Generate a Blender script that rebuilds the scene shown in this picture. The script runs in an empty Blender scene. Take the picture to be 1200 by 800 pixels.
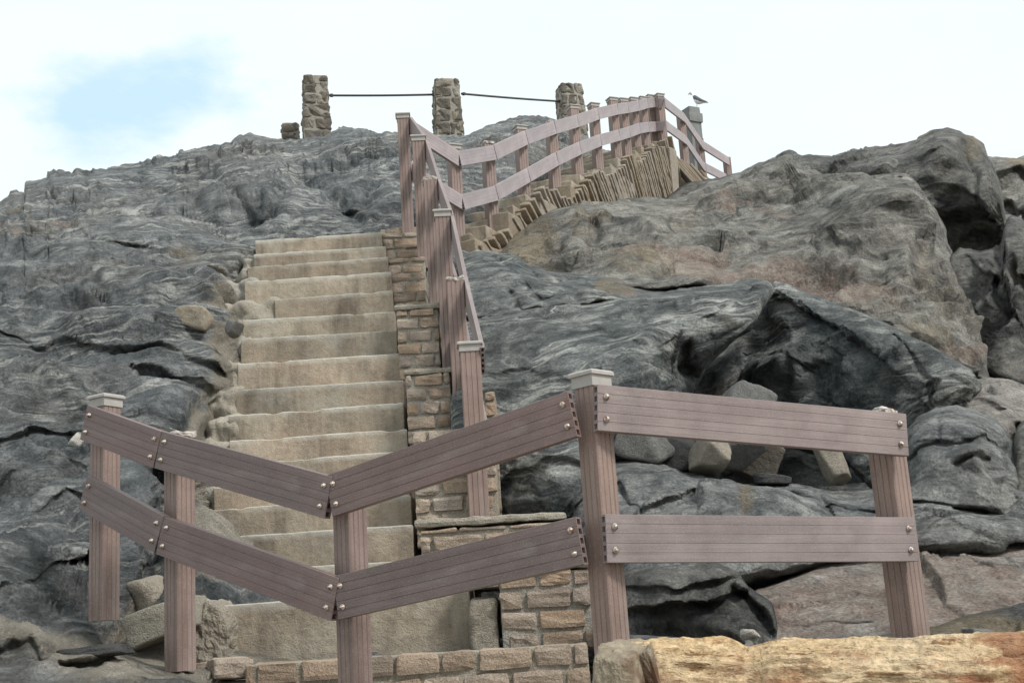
import bpy, math, random
import numpy as np
from mathutils import Matrix, Vector
random.seed(7); rng = np.random.default_rng(7)
S = bpy.context.scene; COL = S.collection
# ------------------------------------------------------------------ camera
F = 1475.0; PITCH = math.radians(12.8); ROLL = math.radians(-3.7); EYE = 1.5
CM = (Matrix.Rotation(math.pi/2 + PITCH, 3, 'X') @ Matrix.Rotation(ROLL, 3, 'Z'))
CMN = np.array(CM)
def ray(u, v):
    d = np.stack([(np.asarray(u, float) - 600)/F, (400 - np.asarray(v, float))/F, -np.ones(np.shape(u))], -1) @ CMN.T
    return d / d[..., 1:2]
def at(u, v, Y):
    p = ray(u, v) * np.asarray(Y, float)[..., None]; p[..., 2] += EYE
    return p
def V(u, v, Y): return Vector(at(float(u), float(v), float(Y)))
cd = bpy.data.cameras.new('camera'); cam = bpy.data.objects.new('camera', cd); COL.objects.link(cam)
cam.location = (0, 0, EYE); cam.rotation_euler = CM.to_euler(); cd.sensor_width = 36; cd.lens = 36*F/1200; cd.clip_end = 5000; cd.clip_start = .05
S.camera = cam
# ------------------------------------------------------------------ noise (numpy gradient noise)
_P = np.concatenate([np.random.default_rng(3).permutation(256)]*3)
_G = np.random.default_rng(4).normal(size=(256, 3)); _G /= np.linalg.norm(_G, axis=1, keepdims=True)
def pn(p):
    p = np.asarray(p, float); i = np.floor(p).astype(int); f = p - i; i &= 255
    w = f*f*f*(f*(f*6 - 15) + 10); out = np.zeros(p.shape[:-1])
    for a in (0, 1):
        for b in (0, 1):
            for c in (0, 1):
                g = _G[_P[_P[_P[i[..., 0]+a] + i[..., 1]+b] + i[..., 2]+c]]
                d = (g*(f - np.array([a, b, c]))).sum(-1)
                out += d*np.where(a, w[..., 0], 1-w[..., 0])*np.where(b, w[..., 1], 1-w[..., 1])*np.where(c, w[..., 2], 1-w[..., 2])
    return out*1.5
def fbm(p, n=3, gain=.5):
    s = 0; a = 1.0
    for k in range(n): s = s + a*pn(p*2.0**k + 17.3*k); a *= gain
    return s
# ------------------------------------------------------------------ materials
class NT:
    def __init__(s, name):
        s.m = bpy.data.materials.new(name); s.m.use_nodes = True; s.t = s.m.node_tree; s.n = s.t.nodes; s.b = s.n['Principled BSDF']
        s.b.inputs['Specular IOR Level'].default_value = .3
    def add(s, typ, **kw):
        nd = s.n.new(typ)
        for k, v in kw.items():
            if hasattr(nd, k) and not k.startswith('_'): setattr(nd, k, v)
            else: s.set(nd.inputs[k.strip('_').replace('_', ' ')], v)
        return nd
    def set(s, inp, v):
        if isinstance(v, bpy.types.NodeSocket): s.t.links.new(v, inp)
        elif isinstance(v, bpy.types.Node): s.t.links.new(v.outputs[0], inp)
        else: inp.default_value = v
    def coord(s): return s.add('ShaderNodeTexCoord').outputs['Object']
    def map(s, vec, rot=(0,0,0), sc=(1,1,1)):
        m = s.add('ShaderNodeMapping'); s.set(m.inputs['Vector'], vec); m.inputs['Rotation'].default_value = rot; m.inputs['Scale'].default_value = sc
        return m.outputs[0]
    def noise(s, vec, scale, detail=3, rough=.5, dist=0):
        t = s.add('ShaderNodeTexNoise'); s.set(t.inputs['Vector'], vec); t.inputs['Scale'].default_value = scale
        t.inputs['Detail'].default_value = detail; t.inputs['Roughness'].default_value = rough; t.inputs['Distortion'].default_value = dist
        return t
    def math(s, op, a, b=0.0, clamp=False):
        m = s.add('ShaderNodeMath', operation=op, use_clamp=clamp); s.set(m.inputs[0], a); s.set(m.inputs[1], b); return m.outputs[0]
    def vmath(s, op, a, b=(0,0,0), scale=None):
        m = s.add('ShaderNodeVectorMath', operation=op); s.set(m.inputs[0], a)
        if scale is not None: m.inputs['Scale'].default_value = scale
        else: s.set(m.inputs[1], b)
        return m.outputs[0]
    def ramp(s, fac, stops):
        r = s.add('ShaderNodeValToRGB'); s.set(r.inputs[0], fac); e = r.color_ramp.elements
        while len(e) < len(stops): e.new(.5)
        for x, (p, c) in zip(e, stops):
            x.position = p; x.color = (c, c, c, 1) if not hasattr(c, '__len__') else (*c, 1)
        return r.outputs[0]
    def mix(s, fac, a, b, mode='MIX'):
        m = s.add('ShaderNodeMix', data_type='RGBA', blend_type=mode)
        s.set(m.inputs[0], fac)
        for i, v in ((6, a), (7, b)):
            s.set(m.inputs[i], (*v, 1) if isinstance(v, tuple) and len(v) == 3 else v)
        return m.outputs[2]
    def bump(s, h, dist, strength=1.0, prev=None):
        b = s.add('ShaderNodeBump'); b.inputs['Distance'].default_value = dist; b.inputs['Strength'].default_value = strength; s.set(b.inputs['Height'], h)
        if prev is not None: s.set(b.inputs['Normal'], prev)
        return b.outputs[0]
    def out(s, col, rough=.8, nrm=None, metal=0):
        s.set(s.b.inputs['Base Color'], (*col, 1) if isinstance(col, tuple) else col); s.set(s.b.inputs['Roughness'], rough); s.b.inputs['Metallic'].default_value = metal
        if nrm is not None: s.set(s.b.inputs['Normal'], nrm)
        return s.m
def sep(t, attr):
    a = t.add('ShaderNodeAttribute', attribute_name=attr); q = t.add('ShaderNodeSeparateColor'); t.set(q.inputs[0], a.outputs['Color']); return q.outputs

def rock_mat(name, dark, mid, light, rot, vein=.6, brown=(.22,.17,.115), brown_amt=.5, stretch=3.8):
    t = NT(name); co = t.coord()
    wn = t.noise(co, .9, 3, .55)
    off = t.vmath('SCALE', t.vmath('SUBTRACT', wn.outputs['Color'], (.5,.5,.5)), scale=.7)
    w2 = t.noise(co, 4.2, 3, .5); off2 = t.vmath('SCALE', t.vmath('SUBTRACT', w2.outputs['Color'], (.5,.5,.5)), scale=.08)
    wc = t.vmath('ADD', t.vmath('ADD', co, off), off2)
    q = t.map(wc, rot, (1, 1, stretch))
    band = t.noise(q, 2.3, 9, .68)
    fine = t.noise(t.map(wc, rot, (2.2, 2.2, stretch*2.6)), 3.4, 6, .62)
    iso = t.noise(wc, 6.5, 8, .72)
    bf = t.math('ADD', t.math('MULTIPLY', band.outputs[0], .30), t.math('ADD', t.math('MULTIPLY', fine.outputs[0], .14), t.math('MULTIPLY', iso.outputs[0], .56)))
    base = t.ramp(bf, [(.40, dark), (.5, mid), (.61, light)])
    big = t.noise(co, .55, 4, .6)
    base = t.mix(t.math('MULTIPLY', t.ramp(big.outputs[0], [(.45, 0), (.68, 1)]), brown_amt), base, t.mix(.45, brown, base))
    pale = t.noise(t.map(wc, rot, (.7, .7, 2.2)), .8, 5, .65).outputs[0]
    base = t.mix(t.ramp(pale, [(.5, 0), (.66, .4)]), base, light)
    base = t.mix(t.ramp(pale, [(.32, .5), (.46, 0)]), base, dark)
    # thin pale quartz veins along the foliation
    vn = t.noise(t.map(wc, rot, (.9, .9, stretch*1.7)), 1.25, 4, .5)
    vl = t.math('SUBTRACT', 1.0, t.math('MULTIPLY', t.math('ABSOLUTE', t.math('SUBTRACT', vn.outputs[0], .5)), 2.0))
    vmask = t.ramp(t.noise(wc, 1.7, 3, .6).outputs[0], [(.42, 0), (.58, 1)])
    vv = t.math('MULTIPLY', t.ramp(vl, [(.91, 0), (.985, 1)]), t.math('MULTIPLY', vmask, vein))
    vn2 = t.noise(t.map(wc, rot, (1.6, 1.6, stretch*3.5)), 2.1, 3, .5)
    vl2 = t.math('SUBTRACT', 1.0, t.math('MULTIPLY', t.math('ABSOLUTE', t.math('SUBTRACT', vn2.outputs[0], .5)), 2.0))
    vv2 = t.math('MULTIPLY', t.ramp(vl2, [(.9, 0), (1.0, 1)]), t.math('MULTIPLY', vmask, vein*.45))
    col = t.mix(t.math('MAXIMUM', vv, vv2), base, (.50,.50,.47))
    # mineral / dirt regions carried by the mesh
    tint = sep(t, 'tint'); br = t.noise(co, 3.2, 5, .65).outputs[0]
    def region(ch, col, c2, soft=.25):
        k = t.math('MULTIPLY', t.math('ADD', ch, t.math('SUBTRACT', t.math('MULTIPLY', br, 3.2), 1.6)), ch)
        return t.mix(t.ramp(k, [(.05, 0), (.05+soft*1.3, 1)]), col, c2)
    g = t.noise(co, 24, 5, .7).outputs[0]
    gm = t.ramp(g, [(.3, .62), (.7, 1.25)])
    col = region(tint[1], col, t.mix(.35, t.mix(t.ramp(bf, [(.4, 0), (.6, 1)]), (.32,.215,.17), (.40,.345,.295)), base))
    col = region(tint[2], col, t.mix(.45, (.29,.225,.135), base))
    col = t.mix(.55, col, t.mix(1, col, gm, 'MULTIPLY'))
    sp = t.noise(co, 70, 4, .7).outputs[0]
    col = t.mix(.75, col, t.mix(1, col, t.ramp(sp, [(.36, .6), (.66, 1.5)]), 'MULTIPLY'))
    sand = t.mix(t.noise(co, 9, 6, .7).outputs[0], (.23,.205,.165), (.37,.335,.28))
    sand = t.mix(t.ramp(t.noise(co, 130, 2, .5).outputs[0], [(.52, 0), (.7, .6)]), sand, (.5,.47,.42))
    col = region(tint[0], col, sand, .12)
    # small cracks
    vo = t.add('ShaderNodeTexVoronoi', feature='DISTANCE_TO_EDGE'); t.set(vo.inputs['Vector'], t.map(wc, rot, (.8, .55, 2.6))); vo.inputs['Scale'].default_value = 1.3
    crk = t.ramp(vo.outputs['Distance'], [(.0, 0), (.025, 1)])
    cm = t.ramp(t.noise(co, 1.1, 2, .5).outputs[0], [(.5, 1), (.62, 0)])
    crk = t.math('MAXIMUM', crk, cm)
    col = t.mix(t.math('MULTIPLY', t.math('SUBTRACT', 1.0, crk), .55), col, (.03,.03,.03))
    n1 = t.bump(t.math('ADD', t.math('MULTIPLY', bf, 1.0), t.math('MULTIPLY', crk, .12)), .09, .9)
    n2 = t.bump(iso.outputs[0], .05, .9, n1)
    n3 = t.bump(t.math('ADD', g, t.math('MULTIPLY', sp, .3)), .022, .8, n2)
    return t.out(col, t.ramp(g, [(.3, .55), (.7, .9)]), n3)

R = math.radians
M = {}
M['schist_left'] = rock_mat('dark_gneiss', (.042,.050,.056), (.120,.131,.138), (.27,.28,.28), (R(14), R(-14), 0), .8, brown_amt=.6)
M['schist_swirl'] = rock_mat('swirled_gneiss', (.04,.049,.053), (.132,.147,.149), (.32,.33,.318), (R(-12), R(5), R(20)), 1.0, brown_amt=.3, stretch=5)
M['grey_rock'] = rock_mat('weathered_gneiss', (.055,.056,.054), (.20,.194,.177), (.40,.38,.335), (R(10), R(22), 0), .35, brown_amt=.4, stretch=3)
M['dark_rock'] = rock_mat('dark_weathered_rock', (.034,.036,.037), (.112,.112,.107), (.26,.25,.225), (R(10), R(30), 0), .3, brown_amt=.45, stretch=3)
M['pink_rock'] = rock_mat('pink_gneiss', (.19,.178,.165), (.37,.34,.31), (.54,.50,.46), (R(8), R(15), 0), .4, brown=(.33,.235,.19), brown_amt=.7, stretch=4)
M['ledge_rock'] = rock_mat('ledge_gneiss', (.065,.072,.077), (.195,.203,.205), (.42,.42,.40), (R(5), R(6), 0), .5, brown_amt=.4, stretch=4.5)

def stone_mat(name, c1, c2, c3, island=.25, scale=7, bump=.012, rnd=.0, white=.0, edge=0):
    t = NT(name); co = t.coord()
    a = t.noise(co, scale*.35, 5, .6).outputs[0]; b = t.noise(co, scale*3.5, 6, .7).outputs[0]; sp = t.noise(co, 160, 2, .6).outputs[0]
    col = t.mix(t.ramp(a, [(.35, 0), (.65, 1)]), c1, c2)
    col = t.mix(t.ramp(b, [(.5, 0), (.75, .8)]), col, c3)
    col = t.mix(.3 if edge else .55, col, t.mix(1, col, t.ramp(sp, [(.35, .6), (.65, 1.4)]), 'MULTIPLY'))
    if edge:
        bz = t.noise(co, 3.1, 6, .75).outputs[0]; col = t.mix(1, col, t.ramp(bz, [(.32, .72), (.5, 1), (.7, 1.2)]), 'MULTIPLY')
        st = t.noise(t.map(co, sc=(5, 1, .7)), 1.0, 5, .7).outputs[0]
        col = t.mix(1, col, t.ramp(st, [(.33, .6), (.5, 1.0), (.68, 1.25)]), 'MULTIPLY')
        ek = t.math('MULTIPLY', sep(t, 'edge')[0], t.ramp(t.noise(co, 9, 4, .7).outputs[0], [(.3, .25), (.55, 1)]))
        col = t.mix(t.math('MULTIPLY', ek, .9), col, (.50,.46,.385))  # pale noses: worn stone, and skylight on the edge put into the colour
    if white: col = t.mix(t.ramp(t.noise(co, 2.1, 5, .7).outputs[0], [(.58, 0), (.7, white)]), col, (.42,.4,.35))
    r = t.add('ShaderNodeNewGeometry').outputs['Random Per Island']
    col = t.mix(1, col, t.ramp(r, [(0, 1-island), (1, 1+island)]), 'MULTIPLY')
    hs = t.add('ShaderNodeHueSaturation'); t.set(hs.inputs['Color'], col); t.set(hs.inputs['Saturation'], t.ramp(t.math('FRACT', t.math('MULTIPLY', r, 7.3)), [(0, .6), (1, 1.0)]))
    col = hs.outputs[0]
    if rnd:
        oi = t.add('ShaderNodeObjectInfo').outputs['Random']
        col = t.mix(1, col, t.ramp(oi, [(0, 1-rnd), (1, 1+rnd)]), 'MULTIPLY')
        col = t.mix(t.math('MULTIPLY', t.math('FRACT', t.math('MULTIPLY', oi, 9.1)), .5), col, t.mix(1, col, (.82,.92,.95), 'MULTIPLY'))
    n = t.bump(b, bump, .9); n = t.bump(sp, bump*.3, .8, n)
    return t.out(col, .9, n)
M['step'] = stone_mat('sandstone_step', (.30,.207,.126), (.32,.252,.17), (.205,.15,.098), .0, 6, .010, .2, .35, 1)
M['brick'] = stone_mat('rough_brick', (.31,.22,.155), (.35,.265,.19), (.20,.145,.105), .2, 7, .014)
M['tan_brick'] = stone_mat('tan_edge_brick', (.26,.205,.145), (.30,.245,.18), (.18,.145,.105), .14, 7, .012)
M['mortar'] = stone_mat('mortar', (.27,.24,.19), (.34,.305,.25), (.19,.17,.135), .0, 5, .02)
M['concrete'] = stone_mat('old_concrete', (.27,.235,.172), (.33,.29,.22), (.20,.155,.105), .0, 5, .03, .08, .6)
M['pillar_stone'] = stone_mat('rubble_stone', (.18,.155,.125), (.255,.22,.17), (.11,.10,.088), .45, 6, .03)
M['tan_stone'] = stone_mat('tan_stone', (.23,.19,.135), (.29,.245,.18), (.15,.12,.085), .0, 6, .02)
M['ochre_stone'] = stone_mat('ochre_stone', (.27,.20,.115), (.33,.28,.20), (.16,.12,.08), .0, 6, .02)
M['white_stone'] = stone_mat('pale_stone', (.5,.46,.40), (.42,.38,.33), (.3,.25,.2), .0, 6, .02)
M['brown_stone'] = stone_mat('brown_stone', (.12,.098,.075), (.17,.14,.105), (.075,.065,.055), .0, 5, .03)
M['black_stone'] = stone_mat('black_stone', (.035,.035,.036), (.06,.06,.058), (.02,.02,.02), .0, 5, .02)
M['grey_stone'] = stone_mat('grey_stone', (.12,.12,.115), (.19,.185,.17), (.08,.08,.078), .0, 6, .025)

def plank_mat(name, c1, c2, c3, axis):
    t = NT(name); co = t.coord(); sc = [55, 55, 55]; sc[axis] = 1.6
    g = t.noise(t.map(co, sc=tuple(sc)), 1.0, 5, .65).outputs[0]
    oi = t.add('ShaderNodeObjectInfo').outputs['Random']
    col = t.mix(oi, c1, c2); col = t.mix(t.ramp(g, [(.3, 0), (.75, 1)]), col, c3)
    bl = t.noise(co, 3.5, 5, .7).outputs[0]
    col = t.mix(1, col, t.ramp(bl, [(.3, .7), (.7, 1.22)]), 'MULTIPLY')
    ws = t.noise(t.map(co, sc=tuple(2.2 if i == axis else 5 for i in range(3))), 2.4, 6, .75).outputs[0]
    col = t.mix(t.ramp(ws, [(.57, 0), (.7, .25)]), col, (.34,.31,.30))
    sp = t.noise(co, 190, 2, .5).outputs[0]
    col = t.mix(t.ramp(sp, [(.55, 0), (.75, .35)]), col, (.42,.38,.36))
    st = t.noise(t.map(co, sc=tuple(1.2 if i == axis else 9 for i in range(3))), 1.3, 4, .6).outputs[0]
    col = t.mix(t.ramp(st, [(.55, 0), (.75, .35)]), col, (.30,.275,.27))
    n = t.bump(g, .002, .7); n = t.bump(sp, .0012, .6, n)
    t.b.inputs['Specular IOR Level'].default_value = .5
    return t.out(col, t.ramp(bl, [(.3, .38), (.7, .62)]), n)
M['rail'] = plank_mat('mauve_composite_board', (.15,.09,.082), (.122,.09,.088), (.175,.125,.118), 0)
M['rail_lit'] = plank_mat('lit_tone_composite_board', (.205,.155,.15), (.19,.155,.155), (.25,.20,.195), 0)  # paler, greyer copy of rail: sky reflection put into the board colour
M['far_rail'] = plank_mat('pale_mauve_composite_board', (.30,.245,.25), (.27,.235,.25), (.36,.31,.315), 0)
M['post'] = plank_mat('mauve_composite_post', (.20,.128,.108), (.165,.115,.108), (.27,.195,.165), 2)
t = NT('grey_cap_plastic'); co = t.coord()
M['cap'] = t.out(t.mix(t.noise(co, 25, 4, .7).outputs[0], (.25,.23,.215), (.45,.425,.40)), .5, t.bump(t.noise(co, 60, 3).outputs[0], .002, .5))
t = NT('crumbled_cap'); co = t.coord()
M['broken'] = t.out(t.mix(t.ramp(t.noise(co, 40, 4, .7).outputs[0], [(.35, 0), (.65, 1)]), (.22,.17,.14), (.55,.52,.49)), .85, t.bump(t.noise(co, 50, 4).outputs[0], .008, .9))
t = NT('galvanised_bolt'); co = t.coord()
M['bolt'] = t.out(t.mix(t.ramp(t.noise(co, 120, 3).outputs[0], [(.42, 0), (.6, 1)]), (.5,.45,.41), (.2,.11,.07)), .38, None, .6)
t = NT('dark_iron'); M['iron'] = t.out((.06,.06,.065), .6)
R0 = math.radians
t = NT('log_wood'); co = t.coord()
lw = t.vmath('ADD', co, t.vmath('SCALE', t.vmath('SUBTRACT', t.noise(co, 5, 3).outputs['Color'], (.5,.5,.5)), scale=.10))
g1 = t.noise(t.map(lw, sc=(3, 26, 26)), 1, 6, .7).outputs[0]
c = t.mix(t.ramp(g1, [(.38, 0), (.6, 1)]), (.50,.34,.18), (.64,.485,.30))
c = t.mix(t.ramp(t.noise(t.map(lw, sc=(1, 2.5, 2.5)), 3.2, 5, .7).outputs[0], [(.54, 0), (.66, .85)]), c, (.24,.088,.032))
c = t.mix(t.ramp(t.noise(t.map(lw, sc=(8, 3, 3)), 6, 5, .75).outputs[0], [(.56, 0), (.68, .75)]), c, (.13,.075,.035))
c = t.mix(t.ramp(t.noise(lw, 2.2, 4, .6).outputs[0], [(.5, 0), (.7, .35)]), c, (.55,.45,.32))
fl = t.noise(t.map(lw, (0, R0(18), R0(24)), (5, 26, 26)), 1.3, 4, .7).outputs[0]
c = t.mix(t.math('MULTIPLY', t.ramp(fl, [(.59, 0), (.64, 1)]), t.ramp(t.noise(co, 2.6, 3, .6).outputs[0], [(.42, .05), (.56, .85)])), c, (.17,.085,.03))
c = t.mix(1, c, t.ramp(t.noise(co, 60, 4, .7).outputs[0], [(.3, .7), (.7, 1.25)]), 'MULTIPLY')
sx = t.add('ShaderNodeSeparateXYZ'); t.set(sx.inputs[0], co)
rs = t.math('SUBTRACT', 1.0, t.math('MULTIPLY', t.math('ABSOLUTE', t.math('SUBTRACT', sx.outputs[0], .93)), 4.2))
rs = t.math('ADD', rs, t.math('MULTIPLY', t.math('SUBTRACT', t.noise(t.map(lw, sc=(3, 6, 6)), 2.2, 5, .7).outputs[0], .5), 3.2))
c = t.mix(t.math('MULTIPLY', t.ramp(rs, [(.35, 0), (.75, 1)]), .75), c, (.27,.10,.045))
nn = t.bump(g1, .016, .9); nn = t.bump(fl, .015, .9, nn); nn = t.bump(t.noise(t.map(lw, sc=(9, 14, 14)), 3, 5, .7).outputs[0], .02, .8, nn)
M['log'] = t.out(c, .7, nn)
t = NT('log_end_wood'); co = t.coord(); gg = t.noise(co, 14, 6, .7).outputs[0]
c = t.mix(t.ramp(gg, [(.35, 0), (.65, 1)]), (.15,.12,.085), (.32,.27,.2))
c = t.mix(t.ramp(t.noise(co, 5.5, 3).outputs[0], [(.52, 0), (.62, .9)]), c, (.09,.04,.02))
M['log_end'] = t.out(c, .8, t.bump(gg, .03, .9))
t = NT('old_grey_timber'); co = t.coord()
M['grey_post'] = t.out(t.mix(t.noise(t.map(co, sc=(8, 8, 1)), 2, 4).outputs[0], (.13,.135,.135), (.24,.245,.24)), .85)
for nm, c in (('white_feather', (.8,.8,.8)), ('grey_feather', (.13,.145,.16)), ('beak_skin', (.25,.12,.08))):
    M[nm] = NT(nm).out(c, .7)
t = NT('beach_sand'); co = t.coord()
M['sand'] = t.out(t.mix(t.noise(co, 6, 6, .7).outputs[0], (.22,.19,.15), (.36,.32,.26)), .95, t.bump(t.noise(co, 30, 5).outputs[0], .02, .8))

# ------------------------------------------------------------------ mesh helpers
class MB:
    def __init__(s): s.v = []; s.f = []; s.n = 0
    def add(s, v, f, mtx=None):
        v = np.asarray(v, float)
        if mtx is not None: a = np.array(mtx); v = v @ a[:3, :3].T + a[:3, 3]
        s.v.append(v); s.f += [tuple(int(i) + s.n for i in q) for q in f]; s.n += len(v); return s
def mesh_obj(name, v, f, mat, parent=None, mtx=None, smooth=False, root=None):
    me = bpy.data.meshes.new(name); me.from_pydata(np.asarray(v).tolist(), [], f); me.materials.append(mat)
    if smooth: me.polygons.foreach_set('use_smooth', [True]*len(me.polygons))
    me.update()
    o = bpy.data.objects.new(name, me); COL.objects.link(o)
    if parent is not None: o.parent = parent
    if mtx is not None: o.matrix_local = mtx
    return o
def build(mb, name, mat, parent=None, root=None, smooth=False):
    """mb holds world coordinates; root = location of the thing's Empty (children store coordinates relative to it)"""
    v = np.concatenate(mb.v); f = mb.f
    if root is not None: return mesh_obj(name, v - np.array(root), f, mat, parent, None, smooth)
    base = np.array([v[:, 0].mean(), v[:, 1].mean(), v[:, 2].min()])
    o = mesh_obj(name, v - base, f, mat, None, None, smooth); o.location = base; return o
def thing(name, label, cat, loc, group=None):
    o = bpy.data.objects.new(name, None); COL.objects.link(o); o.location = loc; o.empty_display_size = .2
    o['label'] = label; o['category'] = cat; o['kind'] = 'thing'
    if group: o['group'] = group
    return o
def tag(o, label=None, cat=None, group=None, kind=None):
    if label: o['label'] = label
    if cat: o['category'] = cat
    if group: o['group'] = group
    if kind or cat: o['kind'] = kind or 'thing'
    return o
def rough_box(size, n, r=.01, amp=.006, freq=9, seed=0, lo=0):
    """rounded, noise-roughened box centred on the origin"""
    hx = np.array(size)/2; vs = []; fs = []; k = 0
    def grid(a):
        q = min(r/hx[a], .6)
        return np.linspace(-1, 1, n[a]+1) if n[a] < 5 else np.concatenate([[-1, -1+.45*q], np.linspace(-1+q, 1-q, n[a]-3), [1-.45*q, 1]])
    for ax in range(3):
        a, b = [(1, 2), (2, 0), (0, 1)][ax]
        ga, gb = np.meshgrid(grid(a), grid(b), indexing='ij')
        for sg in (-1, 1):
            p = np.zeros(ga.shape + (3,)); p[..., ax] = sg; p[..., a] = ga; p[..., b] = gb
            vs.append(p.reshape(-1, 3)); w = n[b]+1
            for i in range(n[a]):
                for j in range(n[b]):
                    q = (k+i*w+j, k+(i+1)*w+j, k+(i+1)*w+j+1, k+i*w+j+1); fs.append(q if sg > 0 else q[::-1])
            k += ga.size
    p = np.concatenate(vs)*hx
    key = np.round(p*1e5).astype(np.int64); u, idx, inv = np.unique(key, axis=0, return_index=True, return_inverse=True); inv = inv.ravel()
    p = p[idx]; fs = [tuple(inv[list(q)]) for q in fs]
    r = min(r, hx.min()*.95); c = np.clip(p, -(hx-r), hx-r); d = p - c; L = np.linalg.norm(d, axis=1, keepdims=True); L[L == 0] = 1
    nrm = d/L; p = c + nrm*r
    q = p*freq + seed*7.77
    p = p + nrm*(amp*fbm(q, 3)[:, None]*1.2)
    if lo: p = p + np.stack([pn(q*.3+5), pn(q*.3+15), pn(q*.3+25)], -1)*lo
    return p, fs
def boxm(c, ax, ay, az): # matrix from centre and axes
    m = Matrix.Identity(4)
    for i, a in enumerate((ax, ay, az)):
        for j in range(3): m[j][i] = a[j]
    for j in range(3): m[j][3] = c[j]
    return m
def yaw(c, a): return Matrix.Translation(c) @ Matrix.Rotation(a, 4, 'Z')

# ------------------------------------------------------------------ rock reliefs: solid masses of bedrock
def tps(pts):
    P = np.array(pts, float); xy = P[:, :2]/400; z = 1/P[:, 2]; n = len(P)
    def U(d2): return np.where(d2 > 0, .5*d2*np.log(np.maximum(d2, 1e-12)), 0)
    K = U(((xy[:, None]-xy[None])**2).sum(-1)) + np.eye(n)*.0015
    A = np.zeros((n+3, n+3)); A[:n, :n] = K; A[:n, n] = 1; A[:n, n+1:] = xy; A[n, :n] = 1; A[n+1:, :n] = xy.T
    w = np.linalg.solve(A, np.concatenate([z, [0]*3]))
    def f(u, v):
        q = np.stack([u, v], -1)/400; s = w[n] + q @ w[n+1:]
        for i in range(n): s = s + w[i]*U(((q-xy[i])**2).sum(-1))
        return 1/np.clip(s, .02, 1)
    return f
def polydist(u, v, pl):
    best = np.full(u.shape, 1e9); sgn = np.ones(u.shape)
    for (a, b), (c, d) in zip(pl[:-1], pl[1:]):
        dx, dy = c-a, d-b; L = dx*dx+dy*dy
        tt = np.clip(((u-a)*dx+(v-b)*dy)/L, 0, 1)
        e = np.hypot(u-a-tt*dx, v-b-tt*dy); s = np.sign(dx*(v-b)-dy*(u-a))
        k = e < best; best = np.where(k, e, best); sgn = np.where(k, s, sgn)
    return best, sgn
_J = np.random.default_rng(11).uniform(.1, .9, (256, 3)); _T = np.random.default_rng(12).normal(size=(256, 4))
def facet_noise(q, w=.22):
    i0 = np.floor(q).astype(int); d1 = np.full(len(q), 9e9); d2 = d1.copy(); v1 = np.zeros(len(q)); v2 = v1.copy()
    for a in (-1, 0, 1):
        for b in (-1, 0, 1):
            for c in (-1, 0, 1):
                i = i0 + (a, b, c); m = i & 255; h = _P[_P[_P[m[:, 0]] + m[:, 1]] + m[:, 2]]
                dq = q - i - _J[h]; d = np.sqrt((dq*dq).sum(1)); t = _T[h]; val = .55*t[:, 3] + (dq*t[:, :3]).sum(1)*.75
                n = d < d1; k = (~n) & (d < d2)
                v2 = np.where(n, v1, np.where(k, val, v2)); d2 = np.where(n, d1, np.where(k, d, d2))
                v1 = np.where(n, val, v1); d1 = np.where(n, d, d1)
    x = np.clip((d2-d1)/w, 0, 1); x = x*x*(3-2*x); e = np.clip((d2-d1)/.12, 0, 1)
    return v1*x + .5*(v1+v2)*(1-x), 1-e
def rotm(rx, ry, rz): return np.array(Matrix.Rotation(rz, 3, 'Z') @ Matrix.Rotation(ry, 3, 'Y') @ Matrix.Rotation(rx, 3, 'X'))
def rock_disp(p, rot, a):
    w = p + .22*np.stack([pn(p*.9+3), pn(p*.9+11), pn(p*.9+29)], -1)
    q = w @ rotm(*rot).T
    out = a[0]*.8*fbm(p*.55+7, 3, .55)
    z = q[:, 2]*2.1 + .9*fbm(q*np.array([.5,.5,.9]), 2)
    fr = z - np.floor(z); saw = np.where(fr < .66, fr/.66, (1-fr)/.34) - .5; saw = 1.5*saw-2*saw**3
    out += a[1]*.65*saw*np.clip(pn(p*.6+40)*2.2+.25, 0, 1.3)
    z2 = q[:, 2]*6.3 + .8*fbm(q*np.array([1.2,1.2,2]), 2); fr = z2-np.floor(z2); saw2 = np.where(fr < .7, fr/.7, (1-fr)/.3)-.5
    out += a[2]*.6*saw2*np.clip(pn(p*1.1+60)*2.2+.15, 0, 1.2)
    rd = 1-np.abs(pn(q*np.array([1.1,1.1,4.5])+9))*2
    out += a[2]*.22*rd + a[3]*.9*fbm(q*np.array([4.5,4.5,8]), 3, .6)
    # angular fracture facets, flattened along the foliation
    q3 = q + .12*np.stack([pn(p*2.1+3), pn(p*2.1+13), pn(p*2.1+23)], -1)
    f1, e1 = facet_noise(q3*np.array([.75, .75, 1.6])+3.3); f2, e2 = facet_noise(q3*np.array([2.1, 2.1, 4.6])+8.1, .3); f3, e3 = facet_noise(q3*np.array([5.5, 5.5, 12.])+1.7, .4)
    mk = np.clip(pn(p*.8+90)*1.5+.75, .15, 1.3)
    out += a[0]*.85*f1 + a[0]*.40*f2*mk + a[0]*.12*f3*mk - a[0]*.45*e1*np.clip(pn(p*1.2+70)*2+.3, 0, 1)
    return out
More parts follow.
